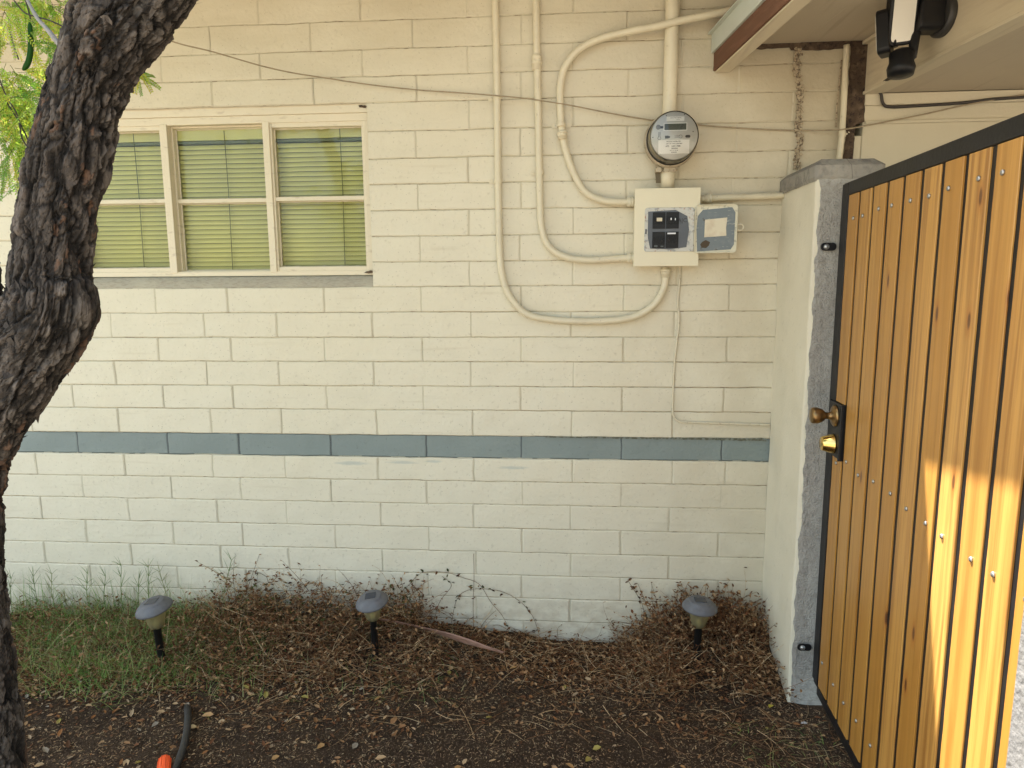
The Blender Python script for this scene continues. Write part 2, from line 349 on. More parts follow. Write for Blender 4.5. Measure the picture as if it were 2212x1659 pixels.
def wmix(cur, fac, lo, hi, amt, col):
    mr = N.new('ShaderNodeMapRange'); L.new(fac, mr.inputs[0]); mr.inputs[1].default_value = lo; mr.inputs[2].default_value = hi; mr.inputs[4].default_value = amt
    mx = N.new('ShaderNodeMix'); mx.data_type = 'RGBA'; L.new(mr.outputs[0], mx.inputs[0]); L.new(cur, mx.inputs[6]); mx.inputs[7].default_value = (*col, 1); return mx.outputs[2]
rg = N.new('ShaderNodeRGB'); rg.outputs[0].default_value = (.50,.262,.064,1)
cur = rg.outputs[0]
g1 = wtex((60,60,1.6), det=6, dist=.6); g2 = wtex((9,9,.7)); g3 = wtex((260,260,5))
cur = wmix(cur, g2, .4, .7, .8, (.60,.335,.092))
cur = wmix(cur, g1, .45, .66, .9, (.27,.12,.026))
g4 = wtex((22,22,2.2), det=3, dist=1.2); cur = wmix(cur, g4, .55, .75, .5, (.29,.105,.018))
cur = wmix(cur, g3, .5, .75, .5, (.38,.165,.034))
sp = N.new('ShaderNodeMapRange'); L.new(oi.outputs['Random'], sp.inputs[0]); sp.inputs[4].default_value = .8
mx = N.new('ShaderNodeMix'); mx.data_type = 'RGBA'; L.new(sp.outputs[0], mx.inputs[0]); L.new(cur, mx.inputs[6]); mx.inputs[7].default_value = (.36,.165,.026,1); cur = mx.outputs[2]
sx_ = N.new('ShaderNodeSeparateXYZ'); L.new(ad.outputs[0], sx_.inputs[0]); cx_ = N.new('ShaderNodeCombineXYZ')
for i_, (o_, k_, r_) in enumerate(((1, 9.0, 31.0), (2, 3.0, 0.0))):
    mu = N.new('ShaderNodeMath'); mu.operation = 'MULTIPLY'; mu.inputs[1].default_value = k_; L.new(sx_.outputs[o_], mu.inputs[0])
    ma = N.new('ShaderNodeMath'); ma.operation = 'MULTIPLY_ADD'; L.new(oi.outputs['Random'], ma.inputs[0]); ma.inputs[1].default_value = r_; L.new(mu.outputs[0], ma.inputs[2]); L.new(ma.outputs[0], cx_.inputs[i_])
vk = N.new('ShaderNodeTexVoronoi'); vk.voronoi_dimensions = '2D'; vk.inputs['Scale'].default_value = 1; L.new(cx_.outputs[0], vk.inputs['Vector']); vk_s = N.new('ShaderNodeSeparateColor'); L.new(vk.outputs['Color'], vk_s.inputs[0])
vg = N.new('ShaderNodeMath'); vg.operation = 'GREATER_THAN'; vg.inputs[1].default_value = .36; L.new(vk_s.outputs[0], vg.inputs[0])
va = N.new('ShaderNodeMath'); va.operation = 'ADD'; L.new(vg.outputs[0], va.inputs[0]); L.new(vk.outputs['Distance'], va.inputs[1]); kn = va.outputs[0]
cur = wmix(cur, kn, .14, .05, .6, (.34,.12,.02))
cur = wmix(cur, kn, .065, .035, .85, (.08,.028,.01))
L.new(cur, b.inputs['Base Color'])
bp = N.new('ShaderNodeBump'); bp.inputs['Distance'].default_value = .0008; L.new(g1, bp.inputs['Height']); L.new(bp.outputs[0], b.inputs['Normal'])

# ------------------------------------------------------------------ ground
def gmound(x):
    xs = [-9,-2.2,-1.6,-.9,-.4,-.1,.2,.35,.62,.8,1.0,1.25,9]
    zs = [.03,.055,.06,.085,.075,.07,.03,.005,.0,.05,.09,.11,.02]
    return float(np.interp(x, xs, zs))
def gh(x, y):
    h = .007*mn.noise(Vector((x*5, y*5, 0)))+.004*mn.noise(Vector((x*17, y*17, 3)))
    if y > -.42:
        k = min(1, (y+.42)/.36); k = k*k*(3-2*k); h += gmound(x)*k*(.9+.3*mn.noise(Vector((x*7, y*7, 9))))
    if x > 1.0: h -= .015*min(1, (x-1.0)*3)*min(1, max(0, -y*3-.3))
    return h
def axis(lo, hi, c0, c1, fine):
    a = list(np.arange(c0, c1+1e-6, fine)); st = fine
    while a[-1] < hi: st *= 1.35; a.append(a[-1]+st)
    st = fine
    while a[0] > lo: st *= 1.35; a.insert(0, a[0]-st)
    return a
xs = axis(-90, 90, -2.3, 1.8, .02); ys = axis(-90, 60, -1.3, .06, .02)
b = MB()
b.v = [(x, y, gh(x, y) if abs(x) < 4 and y > -4 else 0) for y in ys for x in xs]
nx = len(xs)
b.f = [(j*nx+i, j*nx+i+1, (j+1)*nx+i+1, (j+1)*nx+i) for j in range(len(ys)-1) for i in range(nx-1)]
b.m = [0]*len(b.f); b.sm = [True]*len(b.f); b.c = [None]*len(b.f)
tag(b.build('ground', m_soil), kind='structure')
b = MB(); b.box((-60,-60,-.02), (60,-1.75,.02)); tag(b.build('gravel_yard', m_yard), kind='structure')

# ------------------------------------------------------------------ house wall
LZ = {-7:.0886,-6:.1915,-5:.2933,-4:.3953,-3:.5001,-2:.6037,-1:.704,0:.8029,1:.8981,2:1.0057,3:1.1056,4:1.2074,5:1.3077,6:1.4103,7:1.5128,
      8:1.6114,9:1.7124,10:1.8135,11:1.9142,12:2.013,13:2.117,14:2.2241,15:2.3218,16:2.4206,17:2.525,18:2.627,19:2.699,20:2.80,-8:-.012}
WX0, WX1, WZ0, WZ1 = -1.67, -.399, LZ[7], LZ[14]
house = empty('house', (0,0,0), 'cream painted block house wall with a slate blue stripe, behind the tree and meter', 'house')
def row_joints(k):
    st = 0 if k % 2 else .5
    xs = [ (i+st)*.4064 for i in range(-2 if st == 0 else -3, 9)]
    if k > 8: xs = [(i+st)*.4064 for i in range(-12, 9)]
    else:
        x = xs[0]-.312
        while x > -4.3: xs.insert(0, x); x -= .4064
    rr = random.Random(k*31+5)
    xs = [x + rr.uniform(-.005, .005) for x in xs if x < 1.38]
    if k in (-1, ): xs.append(1.03)
    return sorted(xs)+[1.43]
def wall_row(b, k, mat, ybase=0.0):
    z0, z1 = LZ[k], LZ[k+1]; js = row_joints(k)
    rr = random.Random(k*17+3)
    for a, c in zip(js[:-1], js[1:]):
        if c-a < .03: continue
        segs = [(a, c, True, True)]
        if 7 <= k <= 13:
            if a < WX1 and c > WX0:
                segs = []
                if a < WX0: segs.append((a, WX0, True, False))
                if c > WX1: segs.append((WX1, c, False, True))
        for x0, x1, jl, jr in segs:
            if x1-x0 < .012: continue
            hw = rr.uniform(.002, .0042); xs = [x0]
            if jl: xs += [x0+hw, x0+hw+.0022, x0+hw+.0045]
            n = max(1, int((x1-x0-.02)/.022)); lo = xs[-1]; hi = x1-(hw+.0045 if jr else 0)
            xs += [lo+(hi-lo)*i/n for i in range(1, n)]
            if jr: xs += [hi, x1-hw-.0022, x1-hw]
            xs.append(x1)
            hb = .0017; zs = [z0, z0+hb, z0+hb+.0016, z0+hb+.0040] + [z0+(z1-z0)*q for q in (.2,.4,.6,.8)] + [z1-hb-.0040, z1-hb-.0016, z1-hb, z1]
            off = rr.uniform(-.0012, .0012); tx = rr.uniform(-.002, .002); tz = rr.uniform(-.008, .008)
            jd = rr.uniform(.0012, .0034)
            vs = []
            for iz, z in enumerate(zs):
                for ix, x in enumerate(xs):
                    d = 0; edge = False
                    if (jl and ix <= 1) or (jr and ix >= len(xs)-2): d = jd; edge = True
                    if iz <= 1 or iz >= len(zs)-2: d = max(d, .0050); edge = True
                    wob = .0030*mn.noise(Vector((x*11, z*11, 1.3))) + .0016*mn.noise(Vector((x*45, z*45, 7)))
                    wx = .0024*mn.noise(Vector((x*14, z*22, 21))); wz = .0022*mn.noise(Vector((x*9, z*30, 33)))+.0010*mn.noise(Vector((x*40, z*30, 53)))
                    y = ybase + d + wob + (0 if edge else off+tx*(x-x0)/(x1-x0)+tz*(z-z0))
                    if edge: y += .0012*mn.noise(Vector((x*60, z*60, 3)))
                    vs.append((x+(wx if jl or ix > 0 else 0), y, z+wz))
            m = len(xs)
            nb = len(zs)-1
            for j in range(nb):
                for i in range(m-1):
                    isj = j in (0, nb-1) or (jl and i < 1) or (jr and i >= m-2)
                    b.f.append(tuple(q_+len(b.v) for q_ in (j*m+i, j*m+i+1, (j+1)*m+i+1, (j+1)*m+i))); b.m.append((1 if j in (0, nb-1) else 2) if isj else 0); b.sm.append(True); b.c.append(None)
            b.v += vs
b = MB()
for k in range(-8, 19):
    if k != 0: wall_row(b, k, 0)
# body of the house behind the block face
b.box((-4.4,.012,-.05), (WX0,.20,2.70)); b.box((WX1,.012,-.05), (1.415,.20,2.70)); b.box((WX0,.012,-.05), (WX1,.20,WZ0)); b.box((WX0,.012,WZ1), (WX1,.20,2.70))
b.box((-4.4,.2,-.05), (-4.2,3,2.70)); b.box((3.8,.2,-.05), (4.0,3,2.70)); b.box((-4.4,3,-.05), (4,3.2,2.70))
wall = b.build('wall', [m_wall, m_joint, m_headjoint], house)
b = MB(); wall_row(b, 0, 0, .0065)
tag(b.build('blue_stripe', [m_band, m_bandjoint, m_bandjoint], house), 'slate blue painted course of blocks')
b = MB(); b.box((-4.9,-.648,2.70), (4.2,3.5,2.84)); b.box((.661,-3.6,2.70), (4.2,-.648,2.84)); b.build('roof', m_soffit, house)  # eave slab, plus unseen forward wing added to shade gate and wall
b = MB()
b.box((1.478,-.004,-.05), (4.0,.10,2.165)); b.box((1.478,-.010,2.165), (4.0,.10,2.2065))
b.box((1.446,.0,-.05), (1.478,.09,2.06)); b.box((1.484,-.014,2.098), (4.0,-.0041,2.110))
b.build('stucco_wall', m_smooth, house, bevel=.003)
# rotten dark gap between block wall and smooth wall
b = MB(); n = 46; vs = []; rows = 6
for j in range(n+1):
    z = 1.97+(2.392-1.97)*j/n
    l = 1.416 + .006*mn.noise(Vector((3, z*30, 0))); r = (1.482 if z > 2.10 else 1.450) + .010*mn.noise(Vector((8, z*34, 0)))
    for i in range(rows):
        q = i/(rows-1); vs.append((l+(r-l)*q, .006-.012*math.sin(q*PI)*abs(mn.noise(Vector((q*5, z*40, 4))))-.011, z))
b.add(vs, [(j*rows+i, j*rows+i+1, (j+1)*rows+i+1, (j+1)*rows+i) for j in range(n) for i in range(rows-1)], 0, True)
b.build('rotten_gap', m_grime, house)
# jagged crack filled with crumbling mortar
b = MB(); cp = [(1995,123),(1992,150),(1991,181),(1998,217),(1997,250),(1996,289),(1995,325),(1998,360),(1992,392),(1990,424)]
cpts = smooth_path([at((x*.864, y*.864), y=-.001) for x, y in cp], 10)
vs = []
for i, p in enumerate(cpts):
    wl = .008+.007*mn.noise(Vector((p.z*45, 1, 0))); wr = .008+.007*mn.noise(Vector((p.z*50, 9, 0)))
    for q in (-1,-.5,0,.5,1):
        wv = wl if q < 0 else wr
        vs.append((p.x+q*max(.003, wv), -.001-.010*(1-q*q)*(.6+.9*abs(mn.noise(Vector((q*3+5, p.z*60, 2))))), p.z))
m = 5; n = len(cpts)-1
b.add(vs, [(j*m+i, j*m+i+1, (j+1)*m+i+1, (j+1)*m+i) for j in range(n) for i in range(m-1)], 0, True)
rr = random.Random(4)
for p in cpts[::1]:
    for _ in range(2):
        s_ = rr.uniform(.002, .006); M = Matrix.Translation((p.x+rr.uniform(-.012,.012), -.008+rr.uniform(-.004,.002), p.z+rr.uniform(-.006,.006))) @ Matrix.Rotation(rr.uniform(0,3), 4, 'Y') @ Matrix.Rotation(rr.uniform(0,3), 4, 'X')
        b.box((-s_,-s_*.7,-s_*.8), (s_,s_*.7,s_*.8), 0, M)
b.build('mortar_crack', m_mortar, house, bevel=.001)
b = MB()
vs = []; n = 60
for i in range(n+1):
    x = 1.03+(1.43-1.03)*i/n; zc = 2.383+.004*mn.noise(Vector((x*12, 0, 0)))
    h_ = .008+.010*abs(mn.noise(Vector((x*25, 5, 0))))+(.010 if 1.2 < x < 1.4 else 0)
    vs += [(x, -.006, zc-h_), (x, -.008, 2.392)]
b.add(vs, [(2*i, 2*i+2, 2*i+3, 2*i+1) for i in range(n)], 0, True)
b.build('soffit_gap', m_grime, house)

# window -----------------------------------------------------------
win = MB()
D0 = .012
win.box((WX0, D0+.004, 2.193), (WX1-.001, .12, WZ1+.002))                       # head strip
win.box((WX0, .022, 2.163), (WX1-.001, .12, 2.193))
win.box((WX0, .022, 1.560), (WX1-.001, .12, 1.580))                             # bottom rail
win.box((WX1-.024, .022, 1.580), (WX1-.001, .12, 2.163)); win.box((WX0, .022, 1.580), (WX0+.024, .12, 2.163))
for mx_ in (-1.243, -.817):
    win.box((mx_-.016, .018, 1.575), (mx_+.012, .115, 2.168))
window = win.build('window', m_trim, house, bevel=.002)
b = MB(); vs = []; n = 70
for i in range(n+1):
    x = WX0+(WX1-WX0)*i/n
    q = .0022*mn.noise(Vector((x*14, 2, 0)))
    vs += [(x, .008+q, 1.510), (x, .010+q, 1.556+q), (x, .11, 1.566)]
b.add(vs, [(3*i, 3*i+3, 3*i+4, 3*i+1) for i in range(n)] + [(3*i+1, 3*i+4, 3*i+5, 3*i+2) for i in range(n)], 0, True)
b.build('window_sill', mk('bare_concrete_sill', (.40,.365,.285), .9, var=[('noise', (60,60,200), .45, .7, (.29,.26,.20), .7), ('noise', 9, .5, .75, (.52,.48,.37), .6)], bump=[('noise', (100,100,300), .003)]), window)
bays = [(-1.646,-1.259,True), (-1.231,-.833,False), (-.805,-.423,True)]
for x0, x1, sash in bays:
    y = .026 if sash else .05; fw = .020 if sash else .009; b = MB()
    zt, zb = 2.166, 1.576
    if sash: x0 -= .008; x1 += .008
    b.box((x0, y, zb), (x0+fw*.8, y+.03, zt)); b.box((x1-fw*.8, y, zb), (x1, y+.03, zt))
    b.box((x0+fw*.8, y+.001, zt-fw), (x1-fw*.8, y+.03, zt)); b.box((x0+fw*.8, y+.001, zb), (x1-fw*.8, y+.03, zb+fw))
    b.box((x0+fw*.8, y+.002, 1.860), (x1-fw*.8, y+.028, 1.876))
    # ragged paint and putty along the glass edge
    rr = random.Random(int(x0*1000))
    for (za, zc) in ((zb+fw, 1.860), (1.876, zt-fw)):
        for e_ in range(4):
            n = 26; vs = []
            for i in range(n+1):
                q = i/n; wv = .003+.004*abs(mn.noise(Vector((q*14, x0*9+e_, za*7))))
                if e_ == 0: p, p2 = (x0+fw*.8+(x1-x0-1.6*fw)*q, y+.022, za), (x0+fw*.8+(x1-x0-1.6*fw)*q, y+.0262, za+wv)
                elif e_ == 1: p, p2 = (x0+fw*.8+(x1-x0-1.6*fw)*q, y+.022, zc), (x0+fw*.8+(x1-x0-1.6*fw)*q, y+.0262, zc-wv)
                elif e_ == 2: p, p2 = (x0+fw*.8, y+.022, za+(zc-za)*q), (x0+fw*.8+wv, y+.0262, za+(zc-za)*q)
                else: p, p2 = (x1-fw*.8, y+.022, za+(zc-za)*q), (x1-fw*.8-wv, y+.0262, za+(zc-za)*q)
                vs += [p, p2]
            b.add(vs, [(2*i, 2*i+2, 2*i+3, 2*i+1) for i in range(n)], 0)
    b.build('sash', m_trim, window, bevel=.0012)
    for (za, zc) in ((zb+fw*.9, 1.862), (1.874, zt-fw*.9)):
        b = MB(); b.add([(x0+fw*.7, y+.027, za), (x1-fw*.7, y+.027, za), (x1-fw*.7, y+.027, zc), (x0+fw*.7, y+.027, zc)], [(0,1,2,3)]); b.build('pane', m_glass, window)
bl = MB(); bz0, bz1 = 1.565, 2.098; nS = 28
for i in range(nS):
    z = bz0+(bz1-bz0)*(i+.5)/nS; n = 24; vs = []
    for j in range(n+1):
        x = -1.66+(1.235)*j/n; sg = .0010*mn.noise(Vector((x*4, z*9, 0)))
        for q in range(4):
            u = q/3-.5; vs.append((x, (.092+u*.006)-.0028*(1-4*u*u), z+u*.0180+sg))
    bl.add(vs, [(j*4+q, (j+1)*4+q, (j+1)*4+q+1, j*4+q+1) for j in range(n) for q in range(3)], 0, True)
bl.build('blind_slats', m_blind, window)
b = MB(); b.box((-1.66,.080,2.101), (-.42,.105,2.110)); b.build('blind_headrail', mk('headrail_olive', (.13,.15,.075), .4), window)
b = MB(); b.box((-1.66,.078,2.113), (-.42,.112,2.19)); b.build('blind_valance', m_blind, window)
for x in (-1.41, -1.02, -.535):
    b = MB(); b.tube([(x, .078, 2.15), (x+.002, .0785, 1.9), (x-.002, .078, 1.57)], .0016, 5); b.build('blind_cord', m_blindcord, window)
b = MB(); b.box((-1.75,.19,1.4), (-.3,.5,2.3)); b.build('dark_interior', m_dark, window)

# recess shade, moss and grime painted along the upper edge of the blue course, rot in the window corners
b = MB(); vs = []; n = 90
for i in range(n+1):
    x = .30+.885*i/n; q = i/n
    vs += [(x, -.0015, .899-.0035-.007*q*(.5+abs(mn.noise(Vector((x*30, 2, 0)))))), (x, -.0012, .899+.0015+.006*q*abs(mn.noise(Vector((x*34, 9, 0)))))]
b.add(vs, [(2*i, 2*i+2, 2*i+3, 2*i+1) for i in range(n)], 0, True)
b.build('shade_grime_line', mk('shade_moss_grime', (.10,.10,.07), .95, var=[('noise', 70, .45, .6, (.20,.22,.19), .9)], bump=[('noise', 120, .003)]), house)
for (px_, pz_, r_) in ((-.412, 2.214, .010), (-.408, 1.572, .013)):
    b = MB(); rq = random.Random(int(r_*1000)); vs = []
    for k in range(14):
        a_ = 2*PI*k/14; rr_ = r_*rq.uniform(.5, 1.2); vs.append((rr_*1.9*math.cos(a_)-r_*.6, rr_*.5*math.sin(a_)))
    b.poly(vs, Matrix.Translation((px_, .0115, pz_)) @ Matrix(((1,0,0,0),(0,0,-1,0),(0,1,0,0),(0,0,0,1))), -.004, .003); b.build('rot_patch', m_grime, window)

# ------------------------------------------------------------------ pillar
pil = empty('stucco_pillar', (1.30,-.18,0), 'stub pillar with cream side, bare grey stucco front and sloped cap beside the gate', 'pillar')
m_pil = bpy.data.materials.new('half_painted_stucco'); m_pil.use_nodes = True
def two_tone(mat, gm, cm):
    """cream paint that stops in a ragged line, grey stucco past it: node copy of both looks"""
    t = mat.node_tree; N = t.nodes; L = t.links; b = N['Principled BSDF']; b.inputs['Roughness'].default_value = .85; b.inputs['Specular IOR Level'].default_value = .25
    g = N.new('ShaderNodeNewGeometry'); sep = N.new('ShaderNodeSeparateXYZ'); L.new(g.outputs['Position'], sep.inputs[0])
    def nz(sc, det=5):
        mp = N.new('ShaderNodeMapping'); mp.inputs['Scale'].default_value = sc; L.new(g.outputs['Position'], mp.inputs[0])
        n = N.new('ShaderNodeTexNoise'); n.inputs['Scale'].default_value = 1; n.inputs['Detail'].default_value = det; L.new(mp.outputs[0], n.inputs[0]); return n.outputs[0]
    e = nz((30,30,14)); m1 = N.new('ShaderNodeMath'); m1.operation = 'MULTIPLY_ADD'; L.new(e, m1.inputs[0]); m1.inputs[1].default_value = -.030; L.new(sep.outputs[0], m1.inputs[2])
    fr = N.new('ShaderNodeMapRange'); L.new(m1.outputs[0], fr.inputs[0]); fr.inputs[1].default_value = 1.1915; fr.inputs[2].default_value = 1.1925
    def mixc(fac, a, bb):
        mx = N.new('ShaderNodeMix'); mx.data_type = 'RGBA'; L.new(fac, mx.inputs[0])
        for i, c in ((6, a), (7, bb)):
            if hasattr(c, 'links'): L.new(c, mx.inputs[i])
            else: mx.inputs[i].default_value = (*c, 1)
        return mx.outputs[2]
    def rng(s_, lo, hi, amt=1):
        r = N.new('ShaderNodeMapRange'); L.new(s_, r.inputs[0]); r.inputs[1].default_value = lo; r.inputs[2].default_value = hi; r.inputs[4].default_value = amt; return r.outputs[0]
    n6 = nz((6,6,6)); n45 = nz((45,45,45))
    grey = mixc(rng(n45, .5, .75, .6), mixc(rng(n6, .4, .7), (.34,.32,.285), (.42,.40,.355)), (.20,.185,.16))
    cr = mixc(rng(n45, .62, .75, .4), mixc(rng(n6, .45, .8), (.665,.61,.475), (.60,.55,.425)), (.46,.41,.32))
    L.new(mixc(fr.outputs[0], cr, grey), b.inputs['Base Color'])
    h1 = nz((60,60,20)); h2 = nz((150,150,150))
    am = N.new('ShaderNodeMath'); am.operation = 'ADD'; L.new(h1, am.inputs[0]); L.new(h2, am.inputs[1])
    sc = N.new('ShaderNodeMapRange'); L.new(fr.outputs[0], sc.inputs[0]); sc.inputs[3].default_value = .12; sc.inputs[4].default_value = 1
    bp = N.new('ShaderNodeBump'); L.new(am.outputs[0], bp.inputs['Height']); L.new(sc.outputs[0], bp.inputs['Strength']); bp.inputs['Distance'].default_value = .010
    L.new(bp.outputs[0], b.inputs['Normal'])
two_tone(m_pil, m_grey, m_wall)
def lump_box(b, x0, x1, y0, y1, z0, z1, amp, st=.02):
    """left, front, right faces of a hand-plastered box, subdivided and uneven"""
    path = []; n = max(2, int((y1-y0)/st)); path += [(x0, y1-(y1-y0)*i/n) for i in range(n)]
    n = max(2, int((x1-x0)/st)); path += [(x0+(x1-x0)*i/n, y0) for i in range(n)]
    n = max(2, int((y1-y0)/st)); path += [(x1, y0+(y1-y0)*i/n) for i in range(n+1)]
    zs = np.linspace(z0, z1, int((z1-z0)/st)+2); vs = []
    cx, cy = (x0+x1)/2, (y0+y1)/2
    for z in zs:
        for x, y in path:
            d = amp*(mn.noise(Vector((x*9, y*9, z*4)))+.5*mn.noise(Vector((x*40, y*40, z*30))))
            vs.append((x+d*(1 if x > cx else -1)*(abs(x-cx)/(x1-cx)), y+d*(-1 if y < cy else 1)*(abs(y-cy)/(y1-cy)) if y < y1-.001 else y, z))
    m = len(path)
    b.add(vs, [(j*m+i, j*m+i+1, (j+1)*m+i+1, (j+1)*m+i) for j in range(len(zs)-1) for i in range(m-1)], 0, True)
    top = (len(zs)-1)*m; b.add([vs[top+i] for i in range(m)], [tuple(range(m))], 0)
b = MB(); lump_box(b, 1.198, 1.398, -.375, .0, -.06, 1.868, .0045); b.build('shaft', m_pil, pil)
b = MB(); n = 12
for (zz0, zz1, g0, g1) in ((1.850,1.862,.0,.006), (1.862,1.898,.006,.006), (1.898,1.92,.006,-.02)):
    vs = []
    for zc, g_ in ((zz0, g0), (zz1, g1)):
        for i in range(n+1): vs.append((1.195-g_, .0-(.375+g_)*i/n, zc+.003*mn.noise(Vector((i, 3, zc*9)))))
        for i in range(1, n+1): vs.append((1.195-g_+(.206+2*g_)*i/n, -.375-g_, zc+.003*mn.noise(Vector((i, 7, zc*9)))))
        for i in range(1, n+1): vs.append((1.401+g_, -.375-g_+(.375+g_)*i/n, zc))
    m = 3*n+1
    b.add(vs, [(i, i+1, m+i+1, m+i) for i in range(m-1)], 0, True)
b.add([(1.215,0,1.92), (1.215,-.355,1.92), (1.38,-.355,1.92), (1.38,0,1.92)], [(0,1,2,3)], 0)
b.build('cap', m_grey, pil)

# ------------------------------------------------------------------ porch roof
EX = Vector((.105, -.9945, 0)).normalized(); EN = Vector((EX.y*-1, EX.x, 0))
EN = Vector((.9945, .105, 0)).normalized()
def PR(a, t_, z): return Vector((a, 0, 0)) + EX*t_ + Vector((0,0,z))
def pbox(b, a0, a1, t0, t1, z0, z1, mat=0):
    M = frame((0,0,0), EX, (0,0,1))
    vs = [PR(a, t_, z) for z in (z0, z1) for (a, t_) in ((a0,t0),(a1,t0),(a1,t1),(a0,t1))]
    b.add(vs, [(0,3,2,1),(4,5,6,7),(0,1,5,4),(1,2,6,5),(2,3,7,6),(3,0,4,7)], mat)
porch = empty('porch_roof', (1.5,-1,2.2), 'low porch roof with brown fascia, cream soffit and beam over the gate', 'roof')
T1 = 2.6
b = MB(); pbox(b, .925,.945, .002, T1, 2.302, 2.43); b.build('fascia', m_brown, porch, bevel=.002)
b = MB(); pbox(b, .915,.9245, .002, T1, 2.365, 2.435); pbox(b, .900,.915, .002, T1, 2.431, 2.435); b.build('flashing', m_flash, porch)
b = MB(); pbox(b, .932,.985, .003, T1, 2.296, 2.3018); pbox(b, .9455,.985, .003, T1, 2.302, 2.388); b.build('fascia_backer', m_beam, porch, bevel=.002)
b = MB(); pbox(b, .985,1.235, .004, T1, 2.391, 2.403); pbox(b, 1.237,1.474, .004, T1, 2.3925, 2.403); pbox(b, 1.535,4.0, .003, T1, 2.209, 2.22); b.build('soffit', m_soffit, porch, bevel=.0015)
b = MB(); pbox(b, 1.475,1.512, .005, T1, 2.215, 2.40); pbox(b, 1.468,1.534, .006, T1, 2.203, 2.2145); pbox(b, 1.455,1.475, .006, T1, 2.378, 2.3905); b.build('beam', m_beam, porch, bevel=.002)
b = MB(); pbox(b, .93,4.0, 0.002, T1, 2.44, 2.47); b.build('decking', m_brown, porch)

# ------------------------------------------------------------------ conduits
def Dp(pts, y): return [at(p, y=y) for p in pts]
def conduit(name, label, pts, y, r, cat='conduit', group=None, straps=(), coup=(), m=None, ys=None, nseg=6):
    P3 = [at(p, y=(y if ys is None else ys[i])) for i, p in enumerate(pts)]
    path = smooth_path(P3, nseg)
    root = empty(name, P3[-1], label, cat, group)
    b = MB(); b.tube(path, r, 14); b.build('pipe', m or m_conduit, root)
    for (px, py, ax, ln) in coup:
        c = at((px, py), y=y); a = Vector(ax).normalized(); b = MB()
        M = frame(c, (0,1,0), a); h = ln/2; R1 = r*1.28
        b.lathe([(r*1.02,-h),(R1,-h+.001),(R1,-h*.25),(R1*1.10,-h*.22),(R1*1.10,h*.0),(R1*1.02,h*.05),(R1*1.02,h*.35),(R1*1.12,h*.38),(R1*1.12,h*.8),(r*1.05,h)], M, 20)
        b.build('coupling', m_conduit, root)
    for (px, py, ax, side) in straps:
        c = at((px, py), y=y); a = Vector(ax).normalized(); b = MB()
        M = frame(c, (0,1,0), a); b.lathe([(r*1.14,-.009),(r*1.16,-.007),(r*1.16,.007),(r*1.14,.009)], M, 20)
        sv = a.cross(Vector((0,1,0))).normalized()
        for sd_ in side:
            M2 = frame(c+sv*sd_*(r+.011)+Vector((0,-y-.003-0*c.y,0)), sv, (0,-1,0))
            b.poly(rrect(.026, .018, .007), M2, 0, .0025); b.lathe([(.0042,.0025),(.004,.004),(.002,.005)], M2, 10)
        b.build('strap', m_conduit, root, bevel=.0005)
    return root
G = 'painted metal conduits running to the breaker panel'
conduit('electrical_conduit', 'longest cream conduit, looping under the breaker panel and into its bottom', [(1069,-160),(1070,0),(1072,100),(1074,210),(1076,390),(1079,520),(1082,575),(1092,620),(1112,655),(1142,680),(1190,690),(1250,694),(1310,693),(1355,688),(1390,675),(1418,652),(1434,622),(1438,600),(1438,578)], -.022, .0135, group=G,
        straps=[(1074,210,(0,0,1),(1,)), (1076,391,(0,0,1),(1,))], coup=[(1438,590,(0,0,1),.034)])
conduit('electrical_conduit', 'cream conduit with a coupling, curving into the lower left side of the breaker panel', [(1157,-160),(1158,0),(1160,130),(1163,250),(1165,370),(1167,450),(1170,492),(1180,523),(1200,545),(1232,558),(1275,562),(1330,559),(1371,557)], -.022, .0135, group=G,
        straps=[(1166,372,(0,0,1),(1,))], coup=[(1159.5,135,(0,0,1),.055), (1362,557,(1,0,0),.026)])
conduit('electrical_conduit', 'cream conduit arching from the porch fascia over the mast and down beside the panel', [(1600,18),(1560,27),(1474,44),(1420,57),(1365,67),(1296,84),(1250,108),(1222,142),(1211,180),(1210,228),(1214,282),(1222,325),(1240,375),(1262,412),(1290,429),(1322,436),(1371,436)], -.030, .0135, group=G,
        ys=[-.055,-.058,-.062,-.058,-.05,-.04,-.034,-.028]+[-.024]*9, straps=[(1212,268,(0,0,1),(1,-1))], coup=[(1214.5,292,(-.1,0,1),.032), (1362,436,(1,0,0),.026)])
conduit('electrical_conduit', 'short straight cream conduit from the right side of the panel to the pillar', [(1513,429),(1560,427),(1620,425),(1694,422)], -.022, .012, group=G, coup=[(1530,428.5,(1,0,0),.03)])
mast = conduit('service_mast', 'thick vertical cream mast pipe entering the top of the electric meter', [(1455,-200),(1453,0),(1450,100),(1447,200),(1445,275)], -.034, .0255, cat='mast pipe', nseg=4)
conduit('wall_pipe', 'slim vertical cream pipe beside the dark rotten gap above the pillar', [(1829,97),(1826,150),(1823,220),(1818,300),(1812,345)], -.020, .0105, cat='pipe', straps=[(1819,288,(0,0,1),(-1,))], nseg=4)

